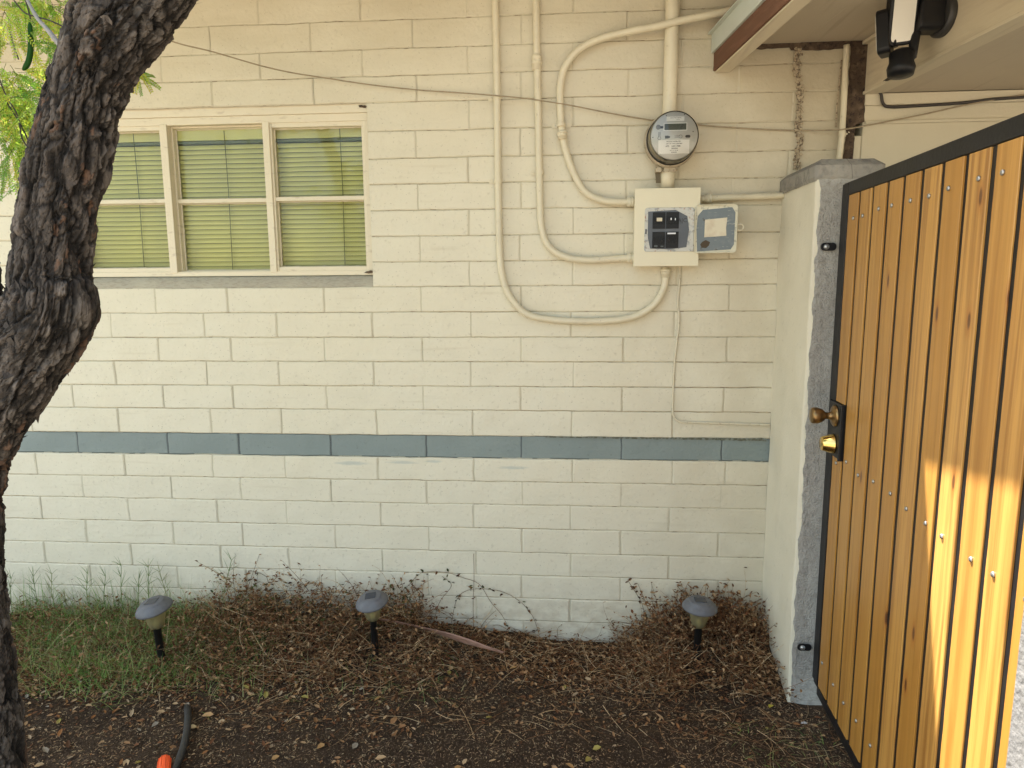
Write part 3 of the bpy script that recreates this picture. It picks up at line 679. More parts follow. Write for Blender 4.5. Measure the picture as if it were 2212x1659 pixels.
# meter -------------------------------------------------------------
meter = empty('electric_meter', at((1446,305), y=0), 'round glass electric meter with grey face and white label on the cream wall', 'electric meter')
mc = at((1447,306), y=-.045); mc.y = 0
MM = frame(mc, (1,0,0), (0,-1,0))        # local z out of the wall, local y = -z? handled below
def MP(x, z, y): return Vector((mc.x+x, -y, mc.z+z))
b = MB(); b.lathe([(.084,.0),(.088,.01),(.089,.045),(.097,.048),(.098,.062),(.094,.070),(.086,.070)], MM, 56); meter_ring = b.build('socket_ring', m_rusty, meter)
b = MB(); b.lathe([(.086,.066),(.090,.076),(.092,.084),(.090,.088)], MM, 56, capa=False, capb=False); b.build('dark_gasket', m_black, meter)
b = MB(); b.lathe([(.090,.072),(.089,.10),(.0875,.148),(.085,.156),(.080,.160),(.0,.161)], MM, 64, capa=False, capb=False); b.build('glass_dome', m_meterglass, meter)
b = MB(); b.lathe([(.086,.07),(.086,.135),(.084,.1352)], MM, 48, capa=True, capb=False); b.build('inner_housing', mk('aged_meter_sleeve', (.42,.37,.25), .4, metal=.3, var=[('noise', 25, .45, .7, (.25,.2,.12), .7)]), meter)
b = MB(); b.lathe([(.0835,.130),(.0835,.150),(.082,.1515)], MM, 56); face = b.build('face_plate', m_silver, meter)
def mbox(x0, x1, z0, z1, y0, y1): bb = MB(); a_ = MP(x0, z0, y1); c_ = MP(x1, z1, y0); return bb.box((a_.x, a_.y, a_.z), (c_.x, c_.y, c_.z))
YF = .1515
mbox(-.036,.042,.020,.042,YF,YF+.0010).build('display', m_lcd, face)
mbox(-.0385,.0445,.0175,.0445,YF-.0005,YF+.0004).build('display_bezel', m_white, face)
mbox(-.056,.054,-.062,-.014,YF,YF+.0006).build('label', m_white, face)
mbox(-.029,.034,.051,.066,YF,YF+.0006).build('nameplate', m_white, face)
b = MB(); b.lathe([(.0085,.1512),(.0085,.1525),(.006,.153)], MM @ Matrix.Translation((-.058,.031,0)), 20); b.build('optical_port', mk('port_grey', (.16,.17,.18), .4), face)
M0 = Matrix.Translation(MP(0,0,0)) @ Matrix(((1,0,0,0),(0,0,-1,0),(0,1,0,0),(0,0,0,1)))   # local x right, y up, z out
def mark(pts): bb = MB(); bb.poly(pts, M0, YF, YF+.001); bb.build('face_marking', m_ink, face)
mark(rrect(.012,.008,.001,3,-.046,.030)); mark([(-.033,-.009),(-.022,-.009),(-.015,-.006),(-.015,-.002),(-.022,.001),(-.033,.001)]); mark(rrect(.018,.0095,.0045,5,.048,-.003))
def arc_sym(cx, cy, ang):
    Mr = M0 @ Matrix.Translation((cx, cy, 0)) @ Matrix.Rotation(ang, 4, 'Z'); bb = MB()
    pts = [(-.013,.0022),(.004,.0022)]
    for k in range(13):
        a_ = R(150-300*k/12); pts.append((.0085+.0055*math.cos(a_), .0055*math.sin(a_)))
    pts += [(.004,-.0022),(-.013,-.0022)]
    bb.tube([Mr @ Vector((p[0], p[1], YF+.0006)) for p in pts], .0007, 5); bb.build('face_marking', m_ink, face)
arc_sym(.014,-.003, 0); arc_sym(-.053,.001, R(-90))
for x, z in ((-.030,.070),(.034,.072),(.066,.013),(-.076,-.004)): mark(rrect(.004,.003,.001,2,x,z))
def text(s_, x, z, h, M, mat, parent, name='lettering', yoff=0, align='CENTER', bold=0, ext=.0001):
    c = bpy.data.curves.new('t', 'FONT'); c.body = s_; c.size = h; c.align_x = align; c.align_y = 'CENTER'; c.offset = bold; c.extrude = ext; c.resolution_u = 3
    o = bpy.data.objects.new('t', c); S.collection.objects.link(o)
    dg = bpy.context.evaluated_depsgraph_get(); me = bpy.data.meshes.new_from_object(o.evaluated_get(dg)); bpy.data.objects.remove(o)
    off = rootloc(parent)
    me.transform(Matrix.Translation(-off) @ M @ Matrix.Translation((x, z, yoff)))
    me.materials.clear(); me.materials.append(mat)
    ob = bpy.data.objects.new(name, me); S.collection.objects.link(ob); ob.parent = parent; return ob
YT = YF+.0009
for s_, x, z, h in (('FOCUS AXRe-SD', -.002,-.020,.0068), ('240V 3W TYPE CL200 FM2S', 0,-.0275,.0048), ('APS   16811988', -.004,-.036,.0082), ('0000000', .002,-.044,.0065), ('KH 7.2  TA 30', .0,-.051,.0048), ('|||||||||||||||', .0,-.057,.005)):
    text(s_, x, z, h, M0, m_ink, face, yoff=YT, bold=.0001)
text('ELECTRIC METER', .004, .0615, .0050, M0, m_ink, face, yoff=YT); text('60 Hz', .012, .0555, .0048, M0, m_ink, face, yoff=YT)
text('1 8 8 8', .012, .031, .016, M0, m_lcdtext, face, yoff=YF+.0014)
b = MB()
for dx in (-.022, .008, .030):
    b.box((mc.x+dx-.030, -.062, mc.z-.112), (mc.x+dx-.008, -.030, mc.z-.094))
b.tube([(mc.x-.052,-.05,mc.z-.103), (mc.x+.03,-.05,mc.z-.103)], .004, 8); b.build('ring_clamp', m_rusty, meter, bevel=.002)
b = MB(); p = at((1437,360), y=-.034); q = at((1440,404), y=-.034); b.tube([(mc.x-.002,-.034,mc.z-.085), (mc.x-.004,-.034,q.z-.005)], .0265, 20); b.build('lower_nipple', m_conduit, meter)
b = MB(); p = at((1421,384), y=-.045); Mt = frame(p, (1,0,.05), (0,-1,0)); b.poly([(-.010,-.021),(.008,-.021),(.011,.020),(-.007,.020)], frame(p, (1,0,0), (0,-1,.05)) @ Matrix.Scale(-1,4,(0,1,0)), 0, .0015); tg = b.build('seal_tag', m_brass_tag, meter)

# breaker panel -----------------------------------------------------
BX0, BX1, BZ0, BZ1 = .636, .879, 1.584, 1.872; BY = -.085
panel = empty('breaker_panel', ((BX0+BX1)/2, 0, BZ0), 'open cream breaker box with grey inner door under the electric meter', 'breaker box')
b = MB(); b.box((BX0+.006,-.078,BZ0+.006), (BX1-.006,-.002,BZ1-.006)); b.build('box', m_panel, panel, bevel=.003)
b = MB(); b.box((BX0, BY, BZ0), (BX1, BY+.007, BZ1)); b.build('cover', m_panel, panel, bevel=.0015)
P0 = at((1393,452), y=BY); P1 = at((1497,548), y=BY)
dx0, dx1, dz0, dz1 = P0.x, P1.x, 1.638, 1.800
Mx = Matrix(((1,0,0,0),(0,0,-1,0),(0,1,0,0),(0,0,0,1)))      # x right, y up -> z, out = -y
def Pl(cx, cz, y): return Matrix.Translation((cx, y, cz)) @ Mx
w_, h_ = dx1-dx0, dz1-dz0; cxp, czp = (dx0+dx1)/2, (dz0+dz1)/2
b = MB(); b.poly(rrect(w_, h_, .010), Pl(cxp, czp, BY), .0005, .004); scf = b.build('door_frame', m_scuff, panel, bevel=.001)
b = MB(); outl = [(-w_/2+.012,h_/2-.014),(.022,h_/2-.009),(w_/2-.026,h_/2-.032),(w_/2-.018,0),(w_/2-.026,-h_/2+.016),(0,-h_/2+.008),(-w_/2+.022,-h_/2+.012),(-w_/2+.013,-h_/2+.05),(-w_/2+.012,0)][::-1]
b.poly(outl, Pl(cxp, czp, BY), .0041, .0052); dfr = b.build('dead_front', m_deadfront, panel)
brk = []
for ix, x in enumerate((cxp-.039, cxp+.011)):
    for iz, z in enumerate((czp+.034, czp-.038)):
        b = MB(); b.box((x-.0235, BY-.0085, z-.030), (x+.0235, BY-.0052, z+.030)); br = b.build('breaker', m_black, panel, bevel=.001)
        for dx in (-.012, .012):
            b = MB(); b.box((x+dx-.008, BY-.013, z-.012), (x+dx+.008, BY-.0085, z+.014)); b.box((x+dx-.004, BY-.019, z-.001), (x+dx+.004, BY-.013, z+.009)); b.build('toggle', m_black, br, bevel=.0008)
        b = MB()
        if (ix, iz) == (0,0): b.box((x-.010, BY-.0195, z-.004), (x+.010, BY-.0185, z+.009)); mm_ = m_paper
        elif (ix, iz) == (1,0): b.box((x-.009, BY-.0195, z-.000), (x-.005, BY-.0185, z+.008)); b.box((x+.007, BY-.0195, z-.001), (x+.010, BY-.0185, z+.007)); mm_ = m_white
        elif (ix, iz) == (1,1): b.box((x-.018, BY-.0195, z+.021), (x+.011, BY-.0085, z+.026)); mm_ = m_white
        else: b.box((x-.016, BY-.0140, z-.026), (x-.004, BY-.0085, z-.019)); b.box((x+.008, BY-.0140, z-.026), (x+.018, BY-.0085, z-.021)); mm_ = mk('dim_grey', (.07,.08,.085), .5)
        b.build('marker', mm_, br)
text('A|C', cxp+.0475, czp+.033, .021, Pl(0,0,BY), m_ink, panel, yoff=.0056, bold=.0002)
b = MB(); b.box((dx0+.003, BY-.0050, czp-.015), (dx0+.008, BY-.0042, czp+.003)); b.build('latch_slot', m_ink, panel)
# open door, hinged at the right of the frame
hx = dx1+.002; dv = Vector((.985,-.17,0)).normalized(); up = Vector((0,0,1)); outn = dv.cross(up)
DM = Matrix.Identity(4); hp = Vector((hx, BY-.004, 1.719))
for i in range(3): DM[i][0] = dv[i]; DM[i][1] = up[i]; DM[i][2] = outn[i]; DM[i][3] = hp[i]
DW, DH = .152, .176
b = MB(); b.poly(rrect(DW, DH, .010, 5, DW/2, 0), DM, -.004, 0)
for (x0, x1, y0, y1) in ((0,.003,-DH/2+.008,DH/2-.008),(DW-.003,DW,-DH/2+.01,DH/2-.01),(.008,DW-.008,DH/2-.003,DH/2),(.008,DW-.008,-DH/2,-DH/2+.003)): b.box((x0,y0,.0002), (x1,y1,.009), 0, DM)
door = b.build('door', mk('painted_door_edge', (.60,.56,.42), .5, var=[('noise', 60, .58, .68, (.3,.28,.22), .8)]), panel, bevel=.0008)
b = MB(); b.poly([(.010,DH/2-.040),(.028,DH/2-.018),(DW-.02,DH/2-.011),(DW-.008,DH/2-.03),(DW-.009,-DH/2+.03),(DW-.02,-DH/2+.012),(.012,-DH/2+.006),(.007,0)][::-1], DM, .0003, .0012); b.build('inner_face', mk('blue_grey_door_paint', (.13,.155,.165), .5, var=[('noise', 25, .5, .72, (.20,.22,.22), .6), ('noise', 40, .62, .7, (.06,.045,.03), .8), ('noise', (30,30,120), .62, .7, (.38,.38,.34), .7)]), door)
b = MB(); b.poly([(.036,-.030),(.115,-.026),(.113,.002),(.116,.040),(.037,.034)], DM, .0014, .0022); b.build('label', m_paper, door)
b = MB(); b.tube([DM @ Vector((DW+.011+.0115*math.cos(a_), .004+.0115*math.sin(a_), .002)) for a_ in [R(-140+280*k/16) for k in range(17)]], .0022, 8); b.build('pull_ring', m_whitewire, door)
b = MB(); b.poly([(.042,-.040),(.030,-.046),(.022,-.056),(.028,-.068),(.044,-.070),(.054,-.060),(.058,-.048)][::-1], DM, .0013, .0016); b.build('rust_stain', mk('rust_brown', (.07,.05,.03), .9), door)
for z in (-.070, .0, .060):
    b = MB(); b.tube([hp+Vector((-.004,-.001,z-.012)), hp+Vector((-.004,-.001,z+.012))], .0035, 8); b.build('hinge', m_scuff, panel)

# cables ------------------------------------------------------------
def cable(name, label, pts, ys, r, m, cat='cable', group=None, knob=None):
    P3 = [at(p, y=ys[i] if hasattr(ys, '__len__') else ys) for i, p in enumerate(pts)]
    b = MB(); b.tube(smooth_path(P3, 6), r, 8)
    o = b.build(name, m, None, loc=P3[0]); return tag(o, label, cat, group)
cable('wire', 'thin drooping wire from the tree across the wall, passing behind the meter to the porch', [(225,20),(360,85),(460,112),(560,141),(630,157),(700,168),(800,183),(900,194),(1000,201),(1065,206),(1130,212),(1180,219),(1240,229),(1300,241),(1360,252),(1405,259),(1450,265),(1500,269),(1560,274),(1640,279),(1720,282),(1800,281),(1840,277),(1900,266),(2000,246),(2100,224),(2240,200)],
      [-.30,-.22,-.17,-.10,-.05,-.022,-.020,-.018,-.018,-.040,-.030,-.040,-.030,-.020,-.014,-.010,-.008,-.010,-.010,-.010,-.010,-.034,-.034,-.03,-.024,-.020,-.02], .0026, m_cable, 'wire')
cable('power_cable', 'dark cable sagging from the flood light along the smooth wall below the porch beam', [(1972,120),(1966,140),(1950,156),(1930,165),(1908,178),(1894,192),(1903,203),(1908,224),(1925,231),(1990,228),(2080,222),(2150,214),(2250,207)],
      [-.42,-.40,-.34,-.24,-.11,-.04,-.02,-.018,-.018,-.018,-.018,-.018,-.018], .0055, m_darkcable)
cable('thin_cable', 'thin cream cable dropping from the breaker panel and turning right above the blue stripe', [(1469,568),(1469,600),(1465,640),(1464,660),(1467,690),(1461,745),(1456,800),(1453,880),(1454,895),(1463,908),(1480,912),(1545,914),(1600,916),(1662,918)], -.006, .0042, m_whitewire)
cable('bead_chain', 'corroded bead chain hanging beside the slim pipe above the pillar', [(1818,130),(1813,180),(1808,230),(1806,275)], -.008, .0028, m_mortar, 'chain')

# ------------------------------------------------------------------ flood light
fl_o = PR(1.475, .45, 2.30)
fl = empty('flood_light', fl_o, 'black twin head security flood light on the beam above the gate', 'flood light')
pc = at((2042,35), pl=(EN, PR(1.475,0,0)))
b = MB(); b.lathe([(.058,0),(.060,.004),(.060,.016),(.055,.022)], frame(pc, EX, -EN), 40); b.lathe([(.009,.022),(.009,.026),(.006,.028)], frame(pc+EX*.028+Vector((0,0,.004)), EX, -EN), 16); b.build('wall_plate', mk('charcoal_metal', (.035,.034,.032), .5), fl, bevel=.001)
b = MB(); Mb = frame(pc-EN*.0, (0,0,1), -EN); b.poly(rrect(.095,.075,.02), Mb, .022, .095); b.build('junction_box', m_blackmetal, fl, bevel=.006, seg=3)
def head(c, n_, h1, w1, nm='lamp_head', lens=True):
    M = frame(c, (-.10,0,1), n_)
    b = MB(); b.poly(rrect(h1, w1, .016), M, -.026, .010); b.poly(rrect(h1*.7, w1*.6, .01), M, -.042, -.0262); hd = b.build(nm, m_black, fl, bevel=.005, seg=3)
    b = MB(); b.poly(rrect(h1-.022, w1-.018, .013), M, .0102, .012); b.build('lens', mk('lamp_diffuser', (.74,.71,.62), .35), hd)
nsub = EN*-1
lc = at((1950,32), pl=(EN, PR(1.475,0,0)-EN*.135))
head(lc, Vector((.02,-1,-.32)), .168, .082)
lc2 = at((1905,75), pl=(EN, PR(1.475,0,0)-EN*.165))
head(lc2, Vector((-1,.62,-.1)), .128, .088)
sc_ = at((1947,137), pl=(EN, PR(1.475,0,0)-EN*.12))
b = MB(); b.lathe([(.008,-.040),(.036,-.036),(.040,-.014),(.034,.004),(.036,.030),(.026,.038)], frame(sc_, EX, (.05,.12,1)), 24); b.build('motion_sensor', m_black, fl)
b = MB(); b.tube([pc-EN*.08+Vector((0,0,-.02)), pc-EN*.088+Vector((0,0,-.055)), sc_+Vector((.03,0,.02)), sc_], .014, 10); b.tube([pc-EN*.09, lc+Vector((.02,.06,0))], .014, 10); b.build('swivel_arm', m_black, fl)

# ------------------------------------------------------------------ gate
TH = R(3); GO = Vector((1.262,-.42,0)); GU = Vector((-math.sin(TH), -math.cos(TH), 0)); GN = Vector((-math.cos(TH), math.sin(TH), 0))  # GN: towards the yard (-x)
def gbox(b, u0, u1, z0, z1, n0, n1, mat=0):
    vs = [GO+GU*u+GN*n_+Vector((0,0,z)) for z in (z0, z1) for (u, n_) in ((u0,n0),(u1,n0),(u1,n1),(u0,n1))]
    b.add(vs, [(0,3,2,1),(4,5,6,7),(0,1,5,4),(1,2,6,5),(2,3,7,6),(3,0,4,7)], mat)
gate = empty('gate', GO+Vector((0,0,.13)), 'tall orange stained board gate in a black steel frame', 'gate')
GW = 1.215
b = MB(); gbox(b, .0,.03,.13,1.83,-.045,.0); gbox(b, .030,.068,.13,1.83,-.038,.004); gbox(b, GW-.03,GW,.13,1.83,-.038,.004); gbox(b, .068,GW-.03,1.79,1.83,-.038,.004); gbox(b, .068,GW-.03,.105,.14,-.038,.004)
gbox(b, .068,GW-.03,.93,.965,-.040,-.015); b.build('frame', m_blackmetal, gate, bevel=.0025)
b = MB(); gbox(b, .066,GW-.028,.14,1.79,-.006,-.0014); b.build('backing_sheet', m_blackmetal, gate)
rr = random.Random(11)
LK0, LK1 = .962, 1.142
for i in range(11):
    u0 = .077+.1020*i+rr.uniform(-.0008,.0008); u1 = u0+.0815; th = .0+rr.uniform(-.0012,.0012); z0 = .142; z1 = 1.788+.0025*i*0
    segs = [(z0, z1)] if i else [(z0, LK0), (LK1, z1)]
    b = MB()
    for za, zb_ in segs:
        # board with slightly wavy long edges
        n = 40; vs = []
        for j in range(n+1):
            z = za+(zb_-za)*j/n
            e0 = .0011*mn.noise(Vector((i*3.1, z*6, 0)))+.0010*mn.noise(Vector((i*5.7, z*30, 2))); e1 = .0011*mn.noise(Vector((i*7.7, z*6, 5)))+.0010*mn.noise(Vector((i*2.9, z*30, 8)))
            for (u, n_) in ((u0+e0,-.0012),(u1+e1,-.0012),(u1+e1,.0018+th),(u1+e1-.0015,.003+th),(u0+e0+.0015,.003+th),(u0+e0,.0018+th)):
                vs.append(GO+GU*u+GN*n_+Vector((0,0,z)))
        m = 6
        fs = [(j*m+k, j*m+(k+1) % m, (j+1)*m+(k+1) % m, (j+1)*m+k) for j in range(n) for k in range(m)] + [tuple(range(m))[::-1], tuple(range(n*m, n*m+m))]
        b.add(vs, fs, 0)
    bo = b.build('board', m_wood, gate)
    uc = (u0+u1)/2
    for zsc in (1.715+.003*i, .968, .245):
        uu = uc+rr.uniform(-.014,.014); zz = zsc+rr.uniform(-.008,.008)
        if i == 0 and .94 < zz < 1.16: zz = .945
        c = GO+GU*uu+Vector((0,0,zz)); b = MB(); b.lathe([(.0058,.003+th),(.0058,.0055+th),(.0045,.0070+th),(.001,.0075+th)], frame(c, GU, GN), 12); b.build('screw', m_screw, bo)
b = MB(); gbox(b, .034,.166,LK0+.002,LK1-.002,-.036,.010); gbox(b, .160,.166,LK0,LK1,-.036,.016); lock = b.build('lock_box', m_blackmetal, gate, bevel=.002)
def gp(u, z, n_): return GO+GU*u+GN*n_+Vector((0,0,z))
b = MB(); b.lathe([(.036,.010),(.036,.013),(.030,.018),(.014,.022),(.011,.030),(.011,.040),(.014,.043),(.022,.052),(.0265,.066),(.0265,.078),(.024,.083),(.006,.085)], frame(gp(.098,1.096,0), GU, GN), 36); b.build('door_knob', m_oldbrass, lock)
b = MB(); b.lathe([(.033,.010),(.032,.014),(.0225,.046),(.020,.048)], frame(gp(.098,1.004,0), GU, GN), 36); b.build('deadbolt', m_brass, lock)
for zt_ in (1.637, .222):
    p = Vector((1.242, -.385, zt_)); b = MB()
    Mt = frame(p, (1,0,0), (0,-1,0)); b.poly(rrect(.05,.026,.012), Mt, 0, .004); tb = b.build('anchor_tab', m_blackmetal, gate, bevel=.001)
    b = MB(); b.lathe([(.009,.004),(.009,.007),(.005,.011)], frame(p+Vector((-.008,0,0)), (1,0,0), (0,-1,0)), 12); b.build('bolt', m_screw, tb)
# post on the far side of the gate, near the camera
b = MB(); px, py = (GO+GU*1.137).x, (GO+GU*1.137).y
lump_box(b, px-.012, px-.006+.012, py-.36, py, -.06, .98, .0015, .02)
lump_box(b, px+.045, px+.28, py-.45, py-.09, -.06, .98, .004, .03)
tag(b.build('gate_post', mk('dark_grey_stucco', (.17,.165,.16), .9, var=[('noise', 40, .4, .7, (.12,.115,.11), .7)], bump=[('noise', 60, .005)]), None, loc=(px+.1, py-.15, 0)), 'low grey stucco post at the near right end of the gate', 'post')

# ------------------------------------------------------------------ tree
tree = empty('mesquite_tree', (-1.2,-1.35,0), 'leaning dark mesquite tree with flaking bark and feathery leaves', 'tree')
TY = -1.35
def TP(x, y_, w_, yy=TY):
    p = at((x, y_), y=yy); depth = (p-CAM).dot(RZ); return p, w_/F*depth
def bark_tube(pts, n_ang, st, seed, amp=.007):
    P = [Vector(p) for p, r in pts]; Rr = [r for p, r in pts]
    path = smooth_path(P, 12); rad = np.interp(np.linspace(0, len(Rr)-1, len(path)), range(len(Rr)), Rr)
    # resample
    ln = [0]
    for a_, c_ in zip(path[:-1], path[1:]): ln.append(ln[-1]+(c_-a_).length)
    n = int(ln[-1]/st); ss = np.linspace(0, ln[-1], n)
    arr = np.array([list(p) for p in path]); X = [np.interp(ss, ln, arr[:,k]) for k in range(3)]; RR = np.interp(ss, ln, rad)
    pr = [Vector((X[0][i], X[1][i], X[2][i])) for i in range(n)]
    vs = []; cols = []; u = None
    for i in range(n):
        t_ = (pr[min(i+1,n-1)]-pr[max(i-1,0)]).normalized()
        u = t_.cross(Vector((0,1,0))).normalized() if u is None else (u-t_*u.dot(t_)).normalized()
        v = t_.cross(u); s_ = ss[i]
        for k in range(n_ang):
            a_ = 2*PI*k/n_ang; ca, sa = math.cos(a_), math.sin(a_)
            tw = a_+.3*s_+.2*mn.noise(Vector((s_*3, seed, 0))); q = Vector((math.cos(tw)*.078+seed, math.sin(tw)*.078, s_*.24))
            q2 = Vector((q.x, q.y, s_*.5))
            wp = Vector((mn.noise(q2*26), mn.noise(q2*26+Vector((5,0,0))), .5*mn.noise(q2*26+Vector((0,9,0)))))*.009
            wf = Vector((mn.noise(q2*150), mn.noise(q2*150+Vector((5,0,0))), .5*mn.noise(q2*150+Vector((0,9,0)))))*.0024
            dd, pp = mn.voronoi((q+wp+wf)*44, distance_metric='CHEBYCHEV')
            cr = dd[1]-dd[0]; cid = mn.noise(pp[0]*3.1+Vector((seed,0,0))); cid2 = mn.noise(pp[0]*5.3+Vector((7,seed,0)))
            dd2, pp2 = mn.voronoi((q2+wp+wf*1.5)*70, distance_metric='MANHATTAN')
            cr2 = dd2[1]-dd2[0]; c3 = mn.noise(pp2[0]*4)
            fur = 1-abs(mn.noise(Vector((q.x, q.y, s_*.10))*30+wp*90+wf*60))*5.5; fur = max(0, min(1, fur))
            plate = min(1, cr/.20); p2 = min(1, cr2/.16)
            h_ = amp*(plate*(.55+1.3*cid)) + amp*.40*p2*(.5+1.4*c3) - amp*1.25*fur + .0016*mn.noise(q2*260) + .004*mn.noise(q2*16)
            h_ += .005*cid2*plate
            vs.append(pr[i]+(u*ca+v*sa)*(RR[i]+h_-amp*.3))
            g_ = .030+.040*plate*(.8+1.1*cid)*(.6+.5*p2)*(1+c3); g_ *= (1-.8*fur)*(.75+.5*abs(mn.noise(q2*300))); base = Vector((g_*1.22, g_*1.0, g_*.84))
            big = mn.noise(Vector((q.x*9, q.y*9, s_*5))+Vector((seed*3,0,0)))
            if c3 > .10 and cid2 > .12 and plate > .5 and big > .12: base = base*.5+Vector((.13,.065,.035))*.5
            elif big < -.10 and plate > .5 and c3 > -.1: base = base*.75+Vector((.13,.115,.10))*.34
            if plate < .35 or p2 < .25: base = base*.45
            cols.append(base)
    fs = []
    for i in range(n-1):
        for k in range(n_ang):
            a0 = i*n_ang+k; b0 = i*n_ang+(k+1) % n_ang; fs.append((a0, b0, b0+n_ang, a0+n_ang))
    return vs, fs, cols, pr, RR
limb = [TP(-62,2250,140), TP(-68,1900,116), TP(-70,1659,100), TP(-80,1400,84), TP(-86,1200,77), TP(-84,1060,76), TP(-62,970,74), TP(-24,900,76), TP(22,828,78), TP(62,759,81), TP(95,705,85), TP(110,660,87), TP(112,624,82), TP(110,590,76), TP(114,545,72), TP(120,490,73), TP(132,417,72), TP(152,340,77), TP(164,285,74), TP(178,230,71), TP(196,167,73), TP(230,95,86), TP(280,5,94), TP(350,-90,92), TP(440,-220,88), TP(550,-420,80)]
limb[0] = (Vector((limb[0][0].x, TY, -.06)), limb[0][1])
vs, fs, cols, pr, RR = bark_tube(limb, 250, .0034, 1.7)
def mesh_with_vcol(name, vs, fs, cols, mats, parent):
    me = bpy.data.meshes.new(name); off = rootloc(parent)
    me.from_pydata([tuple(Vector(v)-off) for v in vs], [], fs)
    for m in mats: me.materials.append(m)
    a_ = me.attributes.new('tint', 'FLOAT_COLOR', 'POINT'); a_.data.foreach_set('color', np.concatenate([np.array([list(c) for c in cols]), np.ones((len(cols),1))], 1).ravel())
    o = bpy.data.objects.new(name, me); S.collection.objects.link(o); o.parent = parent; return o
# loose flakes standing off the bark
rr = random.Random(9); nv = len(vs); FN = 250
for _ in range(620):
    i = rr.randrange(60, len(pr)-20); k = rr.randrange(FN); idx = i*FN+k
    p = Vector(vs[idx]); out = (p-pr[i]).normalized(); t_ = (pr[i+1]-pr[i]).normalized()*rr.choice((-1,1,1)); sd_ = out.cross(t_)
    L_ = rr.uniform(.008,.026); W_ = rr.uniform(.004,.012); lift = rr.uniform(.15,.6)
    c0 = Vector(cols[idx]); c0 = Vector((.035,.03,.028)) if c0.x < .03 else c0
    a0 = p-out*.003; base = len(vs)
    vs += [a0-sd_*W_, a0+sd_*W_, a0+sd_*W_*.7+t_*L_*.6+out*L_*lift*.5, a0+sd_*W_*.1+t_*L_+out*L_*lift, a0-sd_*W_*.8+t_*L_*.55+out*L_*lift*.4,
           a0-sd_*W_-out*.003, a0+sd_*W_-out*.003]
    cols += [c0]*7; fs += [(base,base+1,base+2,base+4),(base+4,base+2,base+3)]
mesh_with_vcol('trunk', vs, fs, cols, [m_bark], tree)
l2 = [TP(40,850,60), TP(-20,760,55), TP(-45,690,50), TP(-60,600,50), TP(-90,450,48), TP(-150,200,45), TP(-240,-100,40), TP(-380,-420,32)]
vs, fs, cols, _, _ = bark_tube(l2, 90, .006, 4.2)
mesh_with_vcol('limb', vs, fs, cols, [m_bark], tree)
b = MB()
m_twig = mk('pale_branch_bark', (.30,.27,.25), .8, var=[('noise', 60, .5, .7, (.15,.13,.12), .7)], bump=[('noise', 90, .001)])
p1 = at((30,-60), y=-1.22); p2 = at((75,30), y=-1.28); p3 = at((106,68), y=-1.32); p4 = at((150,125), y=-1.36)
b.tube(smooth_path([p1, p2, p3, p4], 5), [.0036]*5+[.0042]*5+[.005]*5+[.006], 8); b.build('pale_branch', m_twig, tree)
m_dtwig = mk('dark_twig', (.05,.035,.025), .8)
twigs = [[(10,-30),(45,20),(70,34),(110,45),(160,70)], [(-5,190),(20,230),(45,270),(75,330),(100,335)], [(-20,120),(10,200),(38,250),(48,300),(72,330)], [(50,-20),(62,25),(66,40)], [(20,60),(24,80),(40,128)]]
b = MB()
for tw in twigs: b.tube(smooth_path([at(p, y=-1.24-.02*i) for i, p in enumerate(tw)], 4), .0016, 5)
b.build('twigs', m_dtwig, tree)
b = MB(); pod = smooth_path([at(p, y=-1.28) for p in ((64,48),(66,75),(66,105),(63,128),(57,142),(49,152))], 4)
b.tube(pod, [.0012, .0035, .0045, .0050, .0052, .0054]+[.0056]*11+[.005,.0042,.003,.001], 8, col=(.035,.14,.02)); b.build('seed_pod', m_leaf, tree)
# feathery leaves
rr = random.Random(21)
def frond(b, o, dirv, nrm, Ln, col, pairs=16, lw=.0022, ll=.0090):
    """one pinna: a bowed rachis with two rows of narrow leaflets"""
    dirv = dirv.normalized(); side = dirv.cross(nrm).normalized(); droop = Vector((0,0,-1))*.35
    pts = [o+dirv*Ln*(k/5)+droop*Ln*(k/5)**2 for k in range(6)]
    b.tube(pts, .0005, 3, caps=False, col=(col[0]*.7, col[1]*.8, col[2]*.6))
    for k in range(pairs):
        q = (k+.6)/pairs; p = o+dirv*Ln*q+droop*Ln*q*q; t_ = (dirv+droop*2*q).normalized(); L2 = ll*(1-.45*abs(q-.45)*1.6)
        for s_ in (-1, 1):
            d = (side*s_+t_*.45+nrm*rr.uniform(-.25,.25)).normalized(); wv = t_*lw
            c = tuple(x*rr.uniform(.8,1.2) for x in col)
            b.add([p-wv*.5, p+d*L2*.5-wv, p+d*L2, p+d*L2*.5+wv], [(0,1,2,3)], 0, False, c)
def leafc(o, b, size=1.0, col=None, pairs=14):
    col = col or rr.choice([(.42,.56,.07),(.55,.62,.08),(.30,.48,.06),(.60,.62,.10),(.22,.40,.06)])
    base = Vector((rr.uniform(-1,1), rr.uniform(-.6,.6), rr.uniform(-1.1,.25))).normalized()
    nrm = Vector((rr.uniform(-.5,.5), -1, rr.uniform(-.3,.9))).normalized()
    pet = o+base*.02*size; b.tube([o, pet], .0006, 3, caps=False, col=(.12,.16,.04))
    for s_ in (-1, 1):
        d = (base+base.cross(nrm)*s_*rr.uniform(.3,.6)).normalized(); frond(b, pet, d, nrm, rr.uniform(.045,.075)*size, col, pairs)
b = MB()
def blob(cx, cy, sx, sy, n, y0, y1, **k):
    for _ in range(n):
        x = rr.gauss(cx, sx); y_ = rr.gauss(cy, sy)
        leafc(at((x, y_), y=rr.uniform(y0, y1)), b, **k)
blob(20,15,45,18,26,-1.30,-1.10); blob(110,20,36,14,26,-1.22,-1.05); blob(125,95,14,18,9,-1.2,-1.05)
